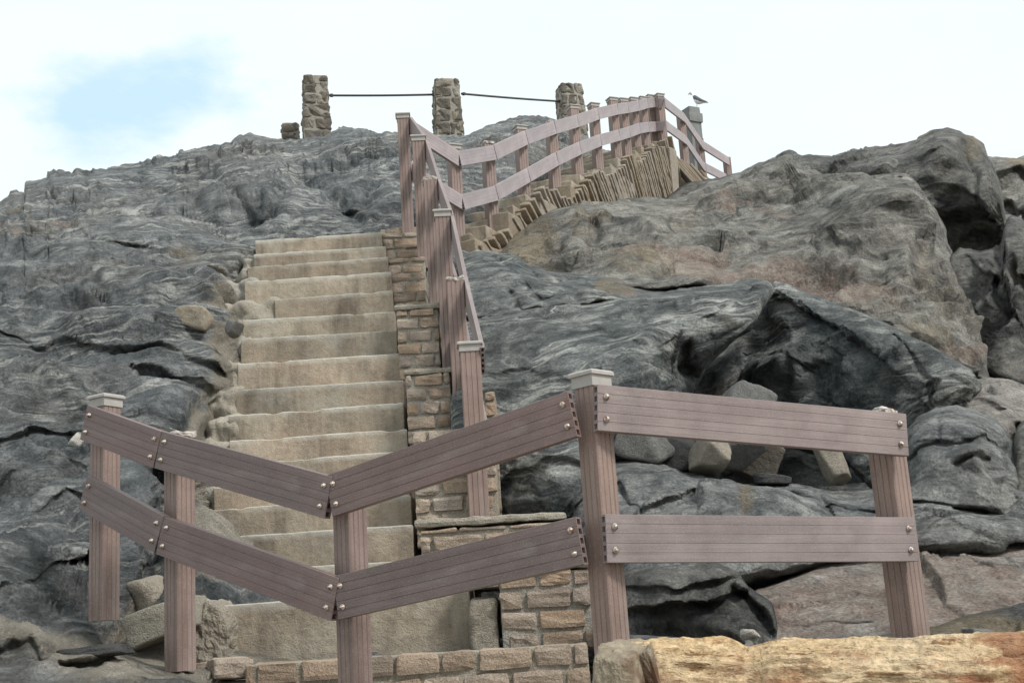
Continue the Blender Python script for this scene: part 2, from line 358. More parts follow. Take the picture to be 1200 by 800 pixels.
def relief(name, mat, top, bot, pts, u0, u1, du=2.6, nv=120, rot=(0,0,0), amps=(.10,.06,.025,.012), roll=(0,0,0), rollpx=(25,25,25), feats=(), tints=(), thick=1.2, back=None, vpow=1.0, pad=None):
    us = np.arange(u0, u1+.01, du)
    if pad: us = np.concatenate([np.linspace(pad[0], u0, 30)[:-1], us, np.linspace(u1, pad[1], 30)[1:]])
    T = np.interp(us, *zip(*top)); B = np.interp(us, *zip(*bot)); B = np.maximum(B, T+.5)
    jit = fbm(np.stack([us/9, us*0+sum(map(ord, name)) % 97, us*0], -1), 3)*1.4; T = T + jit/(1+np.abs(np.gradient(T, us))*2.5)
    tt = np.linspace(0, 1, nv)**vpow
    u = np.repeat(us[:, None], nv, 1); v = T[:, None] + (B-T)[:, None]*tt[None]
    D = tps(pts)(u, v); D0_ = D.copy()
    for k, e in enumerate((v-T[:, None], B[:, None]-v, np.minimum(u-us[0], us[-1]-u))):
        if roll[k]:
            x = 1-np.clip(e/rollpx[k], 0, 1); D = D + roll[k]*(1-np.sqrt(np.maximum(1-x*x*.999, 0)))
    for ft in feats:
        if ft[0] == 'ledge':
            _, pl, amp, w = ft; wob = fbm(np.stack([u/34, v/34, u*0+len(pl)], -1), 2)*5; amp = amp*.6*np.clip(.75+.8*pn(np.stack([u/45, v/45, u*0+9], -1)), .1, 1.3); w = w*1.25
            e, s = polydist(u, v+wob, pl)
            x = np.clip((s*e+3.5)/7, 0, 1); x = x*x*(3-2*x); D = D + x*amp*np.clip(1-e/w, 0, 1)**1.4 - (1-x)*.45*amp*np.exp(-(e/w)**2*2)
        elif ft[0] == 'crack':
            _, pl, amp, w = ft; wob = fbm(np.stack([u/30, v/30, u*0+3], -1), 2)*4; amp = amp*.7
            e, s = polydist(u+wob, v+wob, pl); D = D + amp*np.exp(-(e/w)**2)
        elif ft[0] == 'bump':
            _, cu, cv, ru, rv, amp = ft; D = D - amp*np.exp(-((u-cu)/ru)**2-((v-cv)/rv)**2)
    p = at(u, v, D)
    pb = at(u, v, D0_ + .35*(D-D0_)*(np.abs(D-D0_) < .02))
    du_ = np.gradient(pb, axis=0); dv_ = np.gradient(pb, axis=1); n = np.cross(dv_, du_); n /= np.linalg.norm(n, axis=-1, keepdims=True)+1e-9
    vd = p - np.array([0, 0, EYE]); n *= np.where((n*vd).sum(-1, keepdims=True) > 0, -1, 1)
    lin = p.reshape(-1, 3)
    dsp = rock_disp(lin, rot, amps).reshape(u.shape)
    # keep the displacement from opening the seams at the rims
    p = p + n*dsp[..., None]*np.clip((.35+np.minimum(v-T[:, None], 30)/46)*np.clip(np.minimum(u-us[0], us[-1]-u)/20+.1, .1, 1)/(1+.5*np.abs(np.gradient(T, us))[:, None]*np.clip(1-(v-T[:, None])/25, 0, 1)), 0, 1)[..., None]
    nu = len(us); tc = np.zeros((nu, nv, 3))
    for ch, cu, cv, ru, rv, wgt in tints:
        tc[..., ch] = np.maximum(tc[..., ch], wgt*np.exp(-(np.abs((u-cu)/ru)**2.5+np.abs((v-cv)/rv)**2.5)))
    if back is not None: # terrain: the sheet goes on over the crest and falls away behind
        rows = []
        for k in range(1, 9):
            x = back*(k/8)**1.6; dd = vd[:, 0]/np.linalg.norm(vd[:, 0], axis=-1, keepdims=True); q = p[:, 0] + dd*np.array([1, 1, 0])*x; q[:, 2] = p[:, 0, 2] - .10*x - .012*x*x; rows.append(q)
        bk = np.stack(rows[::-1], 1); p = np.concatenate([bk, p], 1); tc = np.concatenate([np.repeat(tc[:, :1], 8, 1), tc], 1); nr = nv+8; closed = False
    else: # boulder: a bulging back side closes the solid
        m = 14; s = np.linspace(0, 1, m+2)[1:-1]
        idx = np.clip((s*(nv-1)).astype(int), 0, nv-1)
        fr = p[:, idx]; dd = vd[:, idx]/np.linalg.norm(vd[:, idx], axis=-1, keepdims=True)
        su = np.sin(np.pi*np.clip((us-us[0])/(us[-1]-us[0]), .0, 1))**.5
        bk = fr + dd*(thick*np.sin(np.pi*s)[None]**.6*np.maximum(su, .05)[:, None])[..., None]
        bk += .06*np.stack([pn(bk*1.3), pn(bk*1.3+9), pn(bk*1.3+19)], -1)
        p = np.concatenate([p, bk[:, ::-1]], 1); tc = np.concatenate([tc, tc[:, idx][:, ::-1]], 1); nr = nv+m; closed = True
    ii = np.arange(nu*nr).reshape(nu, nr)
    a = ii[:-1, :-1].ravel(); b = ii[1:, :-1].ravel(); c = ii[1:, 1:].ravel(); d = ii[:-1, 1:].ravel()
    faces = np.stack([a, d, c, b], 1)
    if closed:
        a = ii[:-1, -1]; b = ii[1:, -1]; c = ii[1:, 0]; d = ii[:-1, 0]; faces = np.concatenate([faces, np.stack([a, d, c, b], 1)])
    fl = faces.tolist()
    if closed: fl.append(ii[0].tolist()); fl.append(ii[-1][::-1].tolist())
    vv = p.reshape(-1, 3)
    base = np.array([vv[:, 0].mean(), vv[:, 1].mean(), vv[:, 2].min()]) if back is None else np.zeros(3)
    o = mesh_obj(name, vv-base, fl, mat, None, None, True); o.location = base
    at_ = o.data.color_attributes.new('tint', 'FLOAT_COLOR', 'POINT')
    at_.data.foreach_set('color', np.concatenate([tc.reshape(-1, 3), np.ones((nu*nr, 1))], 1).ravel())
    return o
exec_rocks = True
# ------------------------------------------------------------------ hillside (terrain)
sky = [(-900,520),(-400,350),(0,232),(14,225),(28,224),(30,217),(54,213),(57,206),(70,205),(85,208),(88,203),(105,204),(130,197),(165,191),(178,186),(180,184),(205,182),(212,177),(235,172),(270,166),(280,158),(295,157),(320,163),(352,162),(378,162),(397,150),(430,150),(445,158),(470,158),(507,158),(545,156),(563,149),(590,142),(612,136),(640,136),(660,143),(690,160),(702,176),(730,178),(780,186),(800,206),(850,210),(900,215),(1100,230),(1300,250),(2100,500)]
bot = [(-900,1400),(0,900),(1200,900),(2100,1400)]
hp = [(-300,800,4.6),(0,800,4.55),(0,700,5.2),(60,760,4.8),(125,728,5.2),(100,690,5.75),(210,778,5.0),(160,720,5.5),(60,640,6.2),(0,600,6.4),(120,580,6.7),(60,500,7.4),(0,450,7.8),(160,480,7.5),(215,560,7.0),(235,640,6.4),(235,700,5.9),
  (235,440,8.25),(100,400,8.2),(0,370,8.8),(200,370,8.7),(120,330,9.3),(0,300,10.4),(240,330,9.3),(280,300,10.2),(180,290,10.4),(60,265,11.5),(270,260,11.6),(200,240,12.6),(0,240,13.6),(100,215,14.2),(300,220,13),(380,270,11.7),(380,220,12.9),(450,268,11.6),(460,220,12.6),(200,195,15.4),(300,170,17),(350,185,15.6),(420,165,16.2),(430,190,14.2),(500,170,16),(520,200,14.2),(560,260,12.6),(560,220,13.4),(590,155,17),(620,180,15.5),(630,140,18.5),(690,165,20),(560,290,12),
  (400,330,11.4),(400,430,10),(400,540,8.9),(400,640,8.0),(275,500,8.5),(285,420,9.2),(268,560,8.0),(255,620,7.5),(300,350,10.3),(330,300,11.3),(330,500,8.9),(250,500,8.0),(400,760,6.4),(300,760,5.7),(500,540,8.3),(500,420,9.8),(-400,500,8),(-600,800,5),(-800,600,8),(-400,370,12),
  (780,200,20),(850,214,23),(700,300,14),(900,300,14.5),(1100,300,14),(1000,450,11.5),(800,450,10.5),(650,450,9.8),(600,600,8),(700,650,7.3),(900,650,7.5),(1100,620,8),(700,780,6),(1000,790,5.9),(1200,700,6.6),(1200,500,10),(1500,500,10),(1600,800,6),(1500,250,16),(2000,700,8)]
L = 'ledge'; C = 'crack'; BP = 'bump'
hf = [(L,[(0,392),(87,379),(150,392),(195,410),(240,442)],.24,16),(BP,150,378,62,17,.16),(L,[(62,245),(95,276),(150,286),(205,295)],.30,12),(BP,140,268,50,14,.15),
  (L,[(0,512),(45,509),(115,527)],.18,12),(C,[(0,290),(40,284),(70,278)],.25,4),(L,[(165,208),(240,196),(330,184),(420,168)],.30,14),(L,[(40,226),(120,213),(180,203)],.22,10),(C,[(222,240),(250,258),(275,276)],.45,7),(BP,205,255,22,16,.3),(C,[(262,230),(300,252)],.35,6),
  (C,[(165,430),(205,450),(235,470)],.14,5),(L,[(160,425),(200,440),(238,462)],.14,12),(C,[(105,250),(60,244)],.2,3),(L,[(60,330),(140,318),(230,312),(285,322)],.16,12),(L,[(0,330),(60,322),(130,312)],.15,12),(L,[(215,222),(320,205),(470,182)],.26,14),(C,[(340,200),(380,230),(420,262)],.3,8),(L,[(360,185),(400,178),(455,200)],.25,15),(BP,320,240,30,18,.3),(C,[(300,262),(330,235),(345,210)],.35,8),(C,[(430,235),(450,212),(470,222)],.4,8),(L,[(405,250),(440,238),(475,240)],.3,12),
  (BP,60,600,55,45,.22),(BP,30,660,40,25,.1),(C,[(70,692),(95,698),(108,690)],.6,9),(BP,150,600,45,60,.16),(C,[(185,560),(192,610),(180,690),(160,720)],.5,10),(L,[(20,640),(80,612),(130,618)],.18,16),(L,[(0,560),(60,545),(120,560)],.12,14),(L,[(0,690),(60,682),(110,700)],.18,12),(C,[(0,765),(35,752),(50,768)],.15,6),(BP,110,768,45,9,.12),(C,[(75,778),(150,766)],.2,5),(BP,30,240,30,18,.3),(BP,295,165,25,10,.4),(C,[(105,205),(100,220)],.4,4),(C,[(180,186),(182,200)],.35,3),(C,[(54,210),(60,228)],.4,4)]
ht = [(0,240,775,170,34,1.3),(0,150,745,85,26,1.3),(0,60,738,80,16,.9),(0,262,420,28,90,.9),(0,240,560,22,110,.9),(0,232,660,30,50,.9),(2,160,315,30,8,0.48),(2,30,250,40,18,0.36),(1,40,268,60,12,.7),(2,215,292,30,8,0.48),(2,250,790,60,16,0.18),(2,540,150,60,14,0.30),(2,320,165,30,14,0.30),(0,800,190,120,40,.5),(2,470,170,40,20,0.30)]
o = relief('hillside', M['schist_left'], sky, bot, hp, -40, 900, 2.5, 300, (R(14), R(-14), 0), (.13,.10,.035,.016), (.6,0,0), (14,1,1), hf, ht, back=22, pad=(-900, 2000))
tag(o, 'dark gneiss hillside sloping up to the left of the stairs', None, None, 'structure')

# the big outcrops on the right -- each a closed mass of its own
def outcrop(name, label, cat, *a, group=None, **k):
    return tag(relief(name, *a, **k), label, cat, group)
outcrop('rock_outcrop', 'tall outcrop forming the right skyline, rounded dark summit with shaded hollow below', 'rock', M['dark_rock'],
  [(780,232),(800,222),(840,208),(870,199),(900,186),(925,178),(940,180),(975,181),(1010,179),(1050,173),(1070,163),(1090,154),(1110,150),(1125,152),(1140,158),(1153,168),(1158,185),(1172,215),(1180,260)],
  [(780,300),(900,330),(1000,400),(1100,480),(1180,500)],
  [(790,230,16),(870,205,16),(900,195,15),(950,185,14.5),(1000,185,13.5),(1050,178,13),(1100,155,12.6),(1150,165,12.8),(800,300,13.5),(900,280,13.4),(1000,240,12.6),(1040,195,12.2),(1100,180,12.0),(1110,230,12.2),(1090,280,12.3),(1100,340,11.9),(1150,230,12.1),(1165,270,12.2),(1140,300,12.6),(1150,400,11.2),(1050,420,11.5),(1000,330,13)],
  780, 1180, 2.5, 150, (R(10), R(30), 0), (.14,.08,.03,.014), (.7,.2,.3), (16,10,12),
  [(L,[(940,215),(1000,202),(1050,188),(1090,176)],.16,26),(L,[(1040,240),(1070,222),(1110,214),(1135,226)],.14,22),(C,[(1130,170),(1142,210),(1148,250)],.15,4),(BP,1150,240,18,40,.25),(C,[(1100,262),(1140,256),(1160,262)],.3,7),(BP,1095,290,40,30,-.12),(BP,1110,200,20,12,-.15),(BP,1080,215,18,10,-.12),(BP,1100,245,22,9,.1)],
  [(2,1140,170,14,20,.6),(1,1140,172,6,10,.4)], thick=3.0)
outcrop('rock_outcrop', 'broad weathered grey outcrop right of the upper fence, pitted and streaked brown', 'rock', M['grey_rock'],
  [(572,300),(590,285),(620,262),(645,246),(665,240),(700,238),(760,237),(800,230),(830,214),(858,206),(880,200),(900,190),(926,181),(945,200),(990,205),(1030,205),(1050,202),(1062,202),(1070,208),(1082,228),(1088,238),(1097,248),(1101,262),(1115,288),(1122,305),(1135,345),(1150,400),(1162,440)],
  [(572,345),(640,352),(720,352),(800,352),(880,356),(960,375),(1050,420),(1120,450),(1162,460)],
  [(580,298,11.6),(620,275,11.6),(660,246,12.4),(720,240,12.8),(800,232,14.6),(860,208,15),(925,185,14.4),(640,300,10.6),(700,290,10.7),(620,322,10.0),(760,280,11.2),(760,320,9.9),(850,260,12.2),(900,230,12.9),(850,320,9.8),(920,280,11.2),(960,240,11.7),(960,330,9.8),(1000,220,11.4),(1010,280,10.4),(1050,205,11.4),(1075,240,11.0),(1060,300,10.0),(1090,340,9.6),(1020,350,9.4),(1110,400,9.1),(1150,440,8.9),(1110,300,10.3),(1140,380,9.7)],
  572, 1162, 2.5, 170, (R(10), R(22), 0), (.13,.07,.025,.014), (.8,.25,.5), (22,14,20),
  [(BP,675,262,22,32,.28),(C,[(690,252),(696,275),(688,300)],.4,6),(BP,640,292,18,11,-.3),(BP,700,312,22,16,-.3),(BP,735,298,20,8,.12),(C,[(840,312),(852,292),(880,270)],.32,8),(BP,860,300,14,16,-.2),(L,[(858,226),(920,214),(990,208),(1050,205)],.14,22),(L,[(880,265),(950,236),(1010,215),(1050,208)],.15,24),(BP,1040,232,30,14,.18),(BP,1052,262,24,10,-.22),(BP,1085,296,16,15,-.3),(BP,1065,300,8,22,.12),(BP,1030,310,18,24,-.22),(BP,985,305,26,16,.12),(BP,905,275,16,10,-.16),(L,[(1010,332),(1060,322),(1115,342)],.12,26),(BP,1000,355,20,14,-.15),(BP,1050,350,12,24,.14),(BP,1095,385,16,14,-.2),(BP,1075,345,10,22,-.15),(BP,930,300,30,14,.14),(BP,780,275,30,18,.15),(C,[(820,258),(880,247),(930,236)],.10,5),(BP,950,262,24,9,-.12)],
  [(1,880,330,80,20,1.2),(1,980,345,70,26,1.3),(1,790,305,70,13,1.1),(2,620,285,45,35,0.68),(2,690,262,30,25,0.52),(2,800,262,25,26,0.38),(2,1090,340,22,40,0.52),(1,1085,300,10,26,.6),(1,870,243,70,8,.5),(2,760,315,80,14,0.52),(2,1080,400,40,26,0.45),(1,1120,425,40,16,.7)], thick=3.2)
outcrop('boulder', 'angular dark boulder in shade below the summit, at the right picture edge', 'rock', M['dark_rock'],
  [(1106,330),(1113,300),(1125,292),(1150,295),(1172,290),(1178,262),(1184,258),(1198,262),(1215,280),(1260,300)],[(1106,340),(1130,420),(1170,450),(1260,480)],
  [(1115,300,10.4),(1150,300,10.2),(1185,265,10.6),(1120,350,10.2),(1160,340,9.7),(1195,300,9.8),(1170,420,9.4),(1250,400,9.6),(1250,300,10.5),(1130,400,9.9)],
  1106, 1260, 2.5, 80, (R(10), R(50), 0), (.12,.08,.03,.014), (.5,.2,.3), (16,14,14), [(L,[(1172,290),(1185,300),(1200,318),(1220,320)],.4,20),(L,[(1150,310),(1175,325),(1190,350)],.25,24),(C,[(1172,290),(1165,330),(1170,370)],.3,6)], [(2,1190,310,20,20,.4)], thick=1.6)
outcrop('boulder', 'distant brownish grey rock peeping out behind the tall summit, far right', 'rock', M['grey_rock'],
  [(1140,200),(1156,180),(1168,181),(1186,184),(1200,182),(1240,190),(1300,230)],[(1140,300),(1300,320)],
  [(1150,190,15.5),(1200,185,15.5),(1280,210,15.5),(1150,300,14),(1280,300,13.8),(1200,250,14.6)], 1140, 1300, 3, 60, (R(10), R(30), 0), (.2,.1,.03,.014), (.6,.2,.3), (14,14,14),
  [(L,[(1165,215),(1190,205),(1230,215)],.4,14),(L,[(1160,240),(1180,235),(1230,260)],.4,14)], [(2,1190,190,30,14,.7)], thick=3)
outcrop('rock_slab', 'low grey-green wedge of banded rock right of the stair fence, pale ochre tip', 'rock', M['schist_swirl'],
  [(536,312),(545,300),(556,293),(575,295),(600,301),(622,315),(645,322),(700,321),(735,326),(770,323),(800,323),(818,328),(824,334)],
  [(536,372),(560,368),(600,363),(640,360),(680,358),(720,354),(770,349),(810,343),(824,340)],
  [(540,310,9.9),(600,304,9.9),(660,324,9.6),(760,326,9.7),(820,333,9.6),(540,364,8.5),(600,352,8.5),(680,349,8.6),(740,343,8.9),(800,338,9.3),(600,325,9.1)],
  536, 824, 2.2, 60, (R(-12), R(40), R(20)), (.05,.04,.02,.012), (.3,.3,.3), (12,9,14),
  [(L,[(545,340),(560,330),(600,325),(640,340)],.12,10),(C,[(575,300),(610,325),(640,348)],.12,3),(C,[(600,302),(625,322),(655,330)],.1,3),(C,[(600,340),(606,356)],.25,6)], [(2,720,335,26,8,1.2),(1,735,341,10,5,.8)], thick=1.4)
outcrop('rock_slab', 'big dark slab with swirling pale bands behind the central fence post, nose overhanging', 'rock', M['schist_swirl'],
  [(528,385),(545,372),(570,362),(610,357),(650,354),(700,352),(760,345),(800,338),(850,331),(880,325),(900,328),(908,336)],
  [(528,640),(560,660),(600,650),(660,620),(700,580),(740,540),(780,500),(806,470),(830,430),(850,415),(880,392),(897,362),(908,340)],
  [(535,385,8.3),(600,360,8.5),(700,354,8.6),(800,340,8.5),(880,328,8.3),(905,336,7.9),(540,500,7.1),(600,450,7.35),(650,400,7.6),(700,420,7.2),(760,380,7.4),(820,360,7.6),(850,390,7.35),(895,350,7.6),(760,450,7.1),(800,430,7.4),(700,500,6.8),(600,560,6.85),(650,560,6.5),(545,560,7.0),(560,640,6.9),(620,630,6.6),(740,530,6.9),(790,490,7.3)],
  528, 908, 2.2, 170, (R(-12), R(5), R(20)), (.06,.05,.028,.014), (.25,.45,.15), (10,26,16),
  [(L,[(790,395),(830,372),(870,350)],.10,16),(BP,860,372,30,26,.12),(L,[(760,358),(790,352),(800,385),(790,425)],.18,14),(L,[(560,395),(650,378),(740,395)],.08,14),(L,[(545,440),(620,430),(700,450)],.06,16),(L,[(580,565),(640,535),(690,545)],.12,14),(C,[(805,410),(800,430),(815,440)],.3,7)],
  [(2,850,380,30,14,.3)], thick=1.5)
outcrop('boulder', 'huge tilted boulder with dark undercut face and blue-grey sloping edge, behind right rail', 'rock', M['schist_swirl'],
  [(800,452),(830,425),(870,390),(895,355),(908,333),(925,338),(950,350),(990,362),(1030,378),(1060,390),(1090,410),(1115,428),(1142,442),(1150,450)],
  [(800,520),(830,528),(870,520),(900,518),(960,522),(990,545),(1020,575),(1060,560),(1100,500),(1150,458)],
  [(810,460,8.6),(830,430,8.6),(908,338,8.55),(950,352,8.4),(1000,368,8.1),(1060,396,7.6),(1100,420,7.3),(1145,445,7.2),(900,400,8.45),(960,400,8.1),(1020,410,7.7),(1050,430,7.4),(850,480,8.3),(920,470,8.1),(980,470,7.75),(1030,470,7.4),(1060,470,7.15),(1080,450,7.05),(880,550,7.9),(980,550,7.6),(1050,540,7.2)],
  800, 1150, 2.5, 120, (R(-20), R(40), R(10)), (.12,.08,.03,.014), (.2,.3,.25), (10,16,14),
  [(L,[(905,345),(950,372),(1000,400),(1045,432),(1065,455)],.16,30),(BP,920,440,40,26,.2),(L,[(870,440),(905,412),(935,425),(920,450)],.12,22),(C,[(1050,400),(1090,445)],.1,3)],
  [(2,840,470,20,20,.6)], thick=1.2)
outcrop('boulder', 'rounded pinkish boulder at right edge, above the blue-grey domed one', 'rock', M['pink_rock'],
  [(1098,470),(1115,455),(1140,446),(1160,444),(1185,448),(1215,460),(1250,480)],[(1098,485),(1140,530),(1250,560)],
  [(1100,470,7.3),(1160,446,7.4),(1240,470,7.4),(1140,490,6.9),(1190,490,6.8),(1240,550,6.6),(1180,530,6.7)], 1098, 1250, 2.5, 60, (R(8), R(15), 0), (.06,.05,.02,.012), (.5,.2,.3), (20,14,20),
  [(L,[(1110,468),(1140,460),(1170,470)],.15,12),(C,[(1192,500),(1196,530)],.2,4)], [], thick=1.2)
outcrop('boulder', 'blue-grey domed boulder beside the end post of the front fence', 'rock', M['ledge_rock'],
  [(1040,560),(1052,525),(1062,505),(1075,488),(1095,478),(1120,474),(1145,480),(1170,492),(1186,510),(1194,545),(1202,580)],[(1040,600),(1202,606)],
  [(1045,560,6.6),(1062,508,6.7),(1100,482,6.7),(1150,486,6.6),(1190,530,6.5),(1080,530,6.2),(1130,520,6.1),(1170,540,6.15),(1060,595,5.95),(1120,590,5.85),(1190,595,5.9)], 1040, 1202, 2.2, 70, (R(5), R(-8), 0), (.05,.05,.03,.014), (.4,.1,.3), (18,8,14),
  [(L,[(1050,535),(1080,522),(1120,520),(1160,524)],.10,10),(C,[(1065,540),(1100,524),(1155,522)],.12,3),(BP,1135,535,22,9,.08),(C,[(1120,545),(1150,540)],.1,3),(C,[(1105,490),(1100,520)],.06,3)], [(2,1140,530,14,8,.4),(1,1180,500,14,14,.3)], thick=1.0)
outcrop('boulder', 'grey block cut off by the right picture edge beside the domed boulder', 'rock', M['grey_rock'],
  [(1186,520),(1192,500),(1200,492),(1230,490),(1270,510)],[(1186,590),(1270,600)], [(1190,520,6.4),(1230,495,6.4),(1265,515,6.4),(1190,585,6.0),(1260,590,5.9)], 1186, 1270, 3, 50, (R(5), R(8), 0), (.06,.05,.03,.014), (.3,.1,.2), (12,8,10), thick=.8)
outcrop('rock_ledge', 'low layered grey ledge seen between the two right rails', 'rock', M['ledge_rock'],
  [(660,600),(680,560),(720,537),(765,541),(800,553),(830,558),(860,566),(900,570),(930,566),(960,572),(1000,578),(1040,572),(1060,576),(1100,572),(1140,570),(1200,572),(1260,570)],
  [(660,640),(700,700),(730,710),(860,690),(960,680),(1060,660),(1150,640),(1260,630)],
  [(660,610,6.6),(700,545,6.7),(800,556,6.6),(900,572,6.6),(1000,580,6.5),(1100,575,6.2),(1240,575,6.2),(670,690,6.2),(720,600,5.95),(800,610,5.8),(900,620,5.8),(1000,620,5.8),(1100,610,5.7),(1240,610,5.7),(760,670,5.35),(860,660,5.4),(720,700,5.5),(960,665,5.5),(1060,645,5.5)],
  660, 1260, 2.3, 90, (R(5), R(3), 0), (.07,.08,.035,.016), (.35,.5,.1), (14,22,10),
  [(L,[(700,610),(770,590),(850,578),(880,575)],.22,12),(C,[(725,560),(745,580),(750,590)],.2,4),(L,[(860,585),(900,575),(960,580),(975,605)],.2,12),(BP,930,595,40,12,.12),(L,[(1040,590),(1100,582),(1180,590)],.15,10),(L,[(975,600),(1020,605),(1060,600)],.15,10),(BP,1080,580,22,6,.1),(L,[(700,640),(780,625),(860,622)],.1,10)],
  [(2,870,600,12,30,.6),(1,960,600,40,12,.3),(2,1085,578,16,6,.9)], thick=1.2)
outcrop('boulder', 'black wave-worn rock under the lower right rail', 'rock', M['dark_rock'],
  [(722,676),(735,668),(790,662),(840,660),(862,668),(880,690),(905,705),(912,730)],[(722,800),(912,800)],
  [(725,680,5.3),(790,665,5.15),(850,665,5.1),(905,710,5.0),(725,790,4.9),(800,740,5.1),(860,720,4.9),(890,760,4.75),(780,700,4.95)], 722, 912, 2.2, 80, (R(5), R(-5), 0), (.06,.07,.035,.016), (.2,.1,.15), (10,8,14),
  [(L,[(720,690),(800,684),(870,672)],.14,12),(L,[(720,715),(800,708),(880,690)],.22,16),(BP,840,735,34,12,.14),(C,[(860,690),(890,715),(905,745)],.2,7)], [], thick=.8)
outcrop('rock_slab', 'wide pale pink and grey slab at lower right, behind the log', 'rock', M['pink_rock'],
  [(868,706),(885,694),(905,686),(935,672),(960,660),(1010,648),(1060,636),(1075,624),(1110,612),(1140,604),(1165,592),(1200,586),(1300,575),(1400,600)],[(868,770),(900,800),(1000,850),(1400,880)],
  [(875,705,5.2),(935,675,5.5),(1010,652,5.6),(1080,628,5.8),(1140,606,6.0),(1200,590,6.1),(1380,590,6.1),(900,750,4.75),(1000,700,5.05),(1100,680,5.1),(1200,640,5.5),(1000,770,4.55),(1100,740,4.65),(1200,700,4.9),(1000,840,4.1),(1200,800,4.3),(1390,860,4.1)],
  868, 1400, 2.6, 130, (R(8), R(15), 0), (.05,.045,.02,.012), (.25,.1,.2), (14,8,12),
  [(L,[(1060,650),(1120,625),(1180,612)],.14,10),(L,[(1070,660),(1130,650),(1160,655)],.08,8),(C,[(930,720),(980,715),(1020,718)],.05,3),(L,[(1050,690),(1120,680),(1200,655)],.06,8)],
  [(1,940,710,70,26,1.2),(1,1120,690,130,46,1.1),(1,1150,625,60,18,.8),(1,1010,690,70,30,.9)], thick=1.0)
outcrop('boulder', 'dark brown flat rock behind the right end of the log', 'rock', M['dark_rock'],
  [(990,757),(1020,742),(1060,735),(1100,728),(1130,715),(1165,708),(1200,700),(1290,690)],[(990,770),(1100,800),(1290,830)],
  [(995,756,4.5),(1100,730,4.55),(1200,704,4.6),(1280,695,4.6),(1050,775,4.25),(1200,780,4.2),(1280,800,4.1)], 990, 1290, 2.6, 50, (R(8), R(10), 0), (.04,.03,.02,.012), (.15,.1,.2), (10,8,12), [], [(2,1150,745,150,40,.9)], thick=.6)

def facet(size, seed, r=.5, n=20, planes=9, rough=.03):
    p, f = rough_box((2, 2, 2), (n, n, n), .01, 0, 1, 0); d = p/np.linalg.norm(p, axis=1, keepdims=True)
    g = np.random.default_rng(seed); N = np.concatenate([np.eye(3), -np.eye(3)]) + g.normal(size=(6, 3))*.16
    N = np.concatenate([N, g.normal(size=(planes, 3))]); N /= np.linalg.norm(N, axis=1, keepdims=True)
    h = np.concatenate([g.uniform(.84, 1, 6), g.uniform(.92, 1.15, planes)]); e = 7+34*(1-r)
    t_ = np.maximum(d @ N.T, 0)/h; R_ = 1/((t_**e).sum(1))**(1/e); p = d*R_[:, None]
    p = p*(1+rough*fbm(p*2.6+seed*3.3, 4, .6)[:, None]); return p*np.array(size)/2, f
# loose stones: small closed lumps with their own outline
def stone(name, label, mat, u, v, w, h, Y, dep=None, seed=1, r=.5, lean=0, yawd=0, group=None, n=(14,12,12), lo=.25, rough=.07):
    s = Y/F; W, H = w*s, h*s; Dp = dep or max(W, H)*.8; k = min(W, H, Dp)
    p, f = facet((W, Dp, H), seed, r); p = p + lo*.25*k*np.stack([pn(p*1.2/k+seed), pn(p*1.2/k+seed+9), pn(p*1.2/k+seed+19)], -1)*.5
    c = V(u, v, Y); mb = MB().add(p, f, Matrix.Translation(c) @ Matrix.Rotation(R(yawd), 4, 'Z') @ Matrix.Rotation(R(lean)-ROLL, 4, 'Y'))
    return tag(build(mb, name, mat, smooth=True), label, 'stone', group)
stone('stone', 'yellow-ochre stone lodged in the rocks beside the stairs', M['ochre_stone'], 227, 373, 48, 30, 8.55, .25, 3, .9, 12)
stone('stone', 'smooth grey cobble set in mortar left of the steps', M['grey_stone'], 272, 385, 16, 22, 8.35, .2, 5, .95, 20)
stone('stone', 'small flat white stone beside the left end post', M['white_stone'], 66, 521, 30, 13, 7.25, .15, 8, .9, 4)
stone('stone', 'chunky white stone partly hidden by the left end post', M['white_stone'], 99, 519, 30, 27, 7.1, .15, 9, .8, 25)
stone('stone', 'rounded tan stone between the two left posts', M['tan_stone'], 178, 700, 52, 50, 5.75, .3, 12, .9, -8)
stone('stone', 'pointed grey-tan rock poking above the upper right rail', M['grey_stone'], 866, 496, 66, 112, 7.0, .4, 21, .05, 26, 20)
stone('stone', 'pale tan squared block under the upper right rail', M['tan_stone'], 832, 532, 40, 40, 6.75, .3, 22, .06, 4, 14, lo=.12)
stone('stone', 'brown triangular slab leaning behind the squared block', M['brown_stone'], 880, 536, 72, 50, 7.2, .15, 23, .02, 22, -10, lo=.12)
stone('stone', 'pale tan block leaning at the right of the dark gap', M['tan_stone'], 972, 535, 34, 66, 6.8, .25, 24, .06, -22, -14, lo=.12)
stone('stone', 'flat black stone lying in front of the dark gap', M['black_stone'], 904, 562, 44, 14, 6.7, .2, 25, .9, 3)
stone('stone', 'mottled grey stone next to the central post under the rail', M['grey_stone'], 748, 522, 66, 44, 6.85, .3, 26, .6, 10)
stone('stone', 'dark stone between the mottled grey stone and the tan block', M['black_stone'], 795, 535, 50, 42, 7.0, .2, 27, .5, -10)
stone('stone', 'flat black slate lying on the sandy ground at lower left', M['black_stone'], 112, 764, 84, 15, 4.85, .2, 31, .5, -8)
stone('stone', 'thin flat glassy-grey rock behind the end of the log', M['grey_stone'], 772, 752, 64, 14, 4.3, .25, 32, .9, 0)
stone('stone', 'small grey stone on the brown rock above the log', M['grey_stone'], 1148, 743, 32, 14, 4.15, .1, 33, .8, 0)
stone('stone', 'pinkish grey pebble on the slab beside the dark rock', M['white_stone'], 878, 741, 20, 9, 4.55, .08, 34, .9, 0)

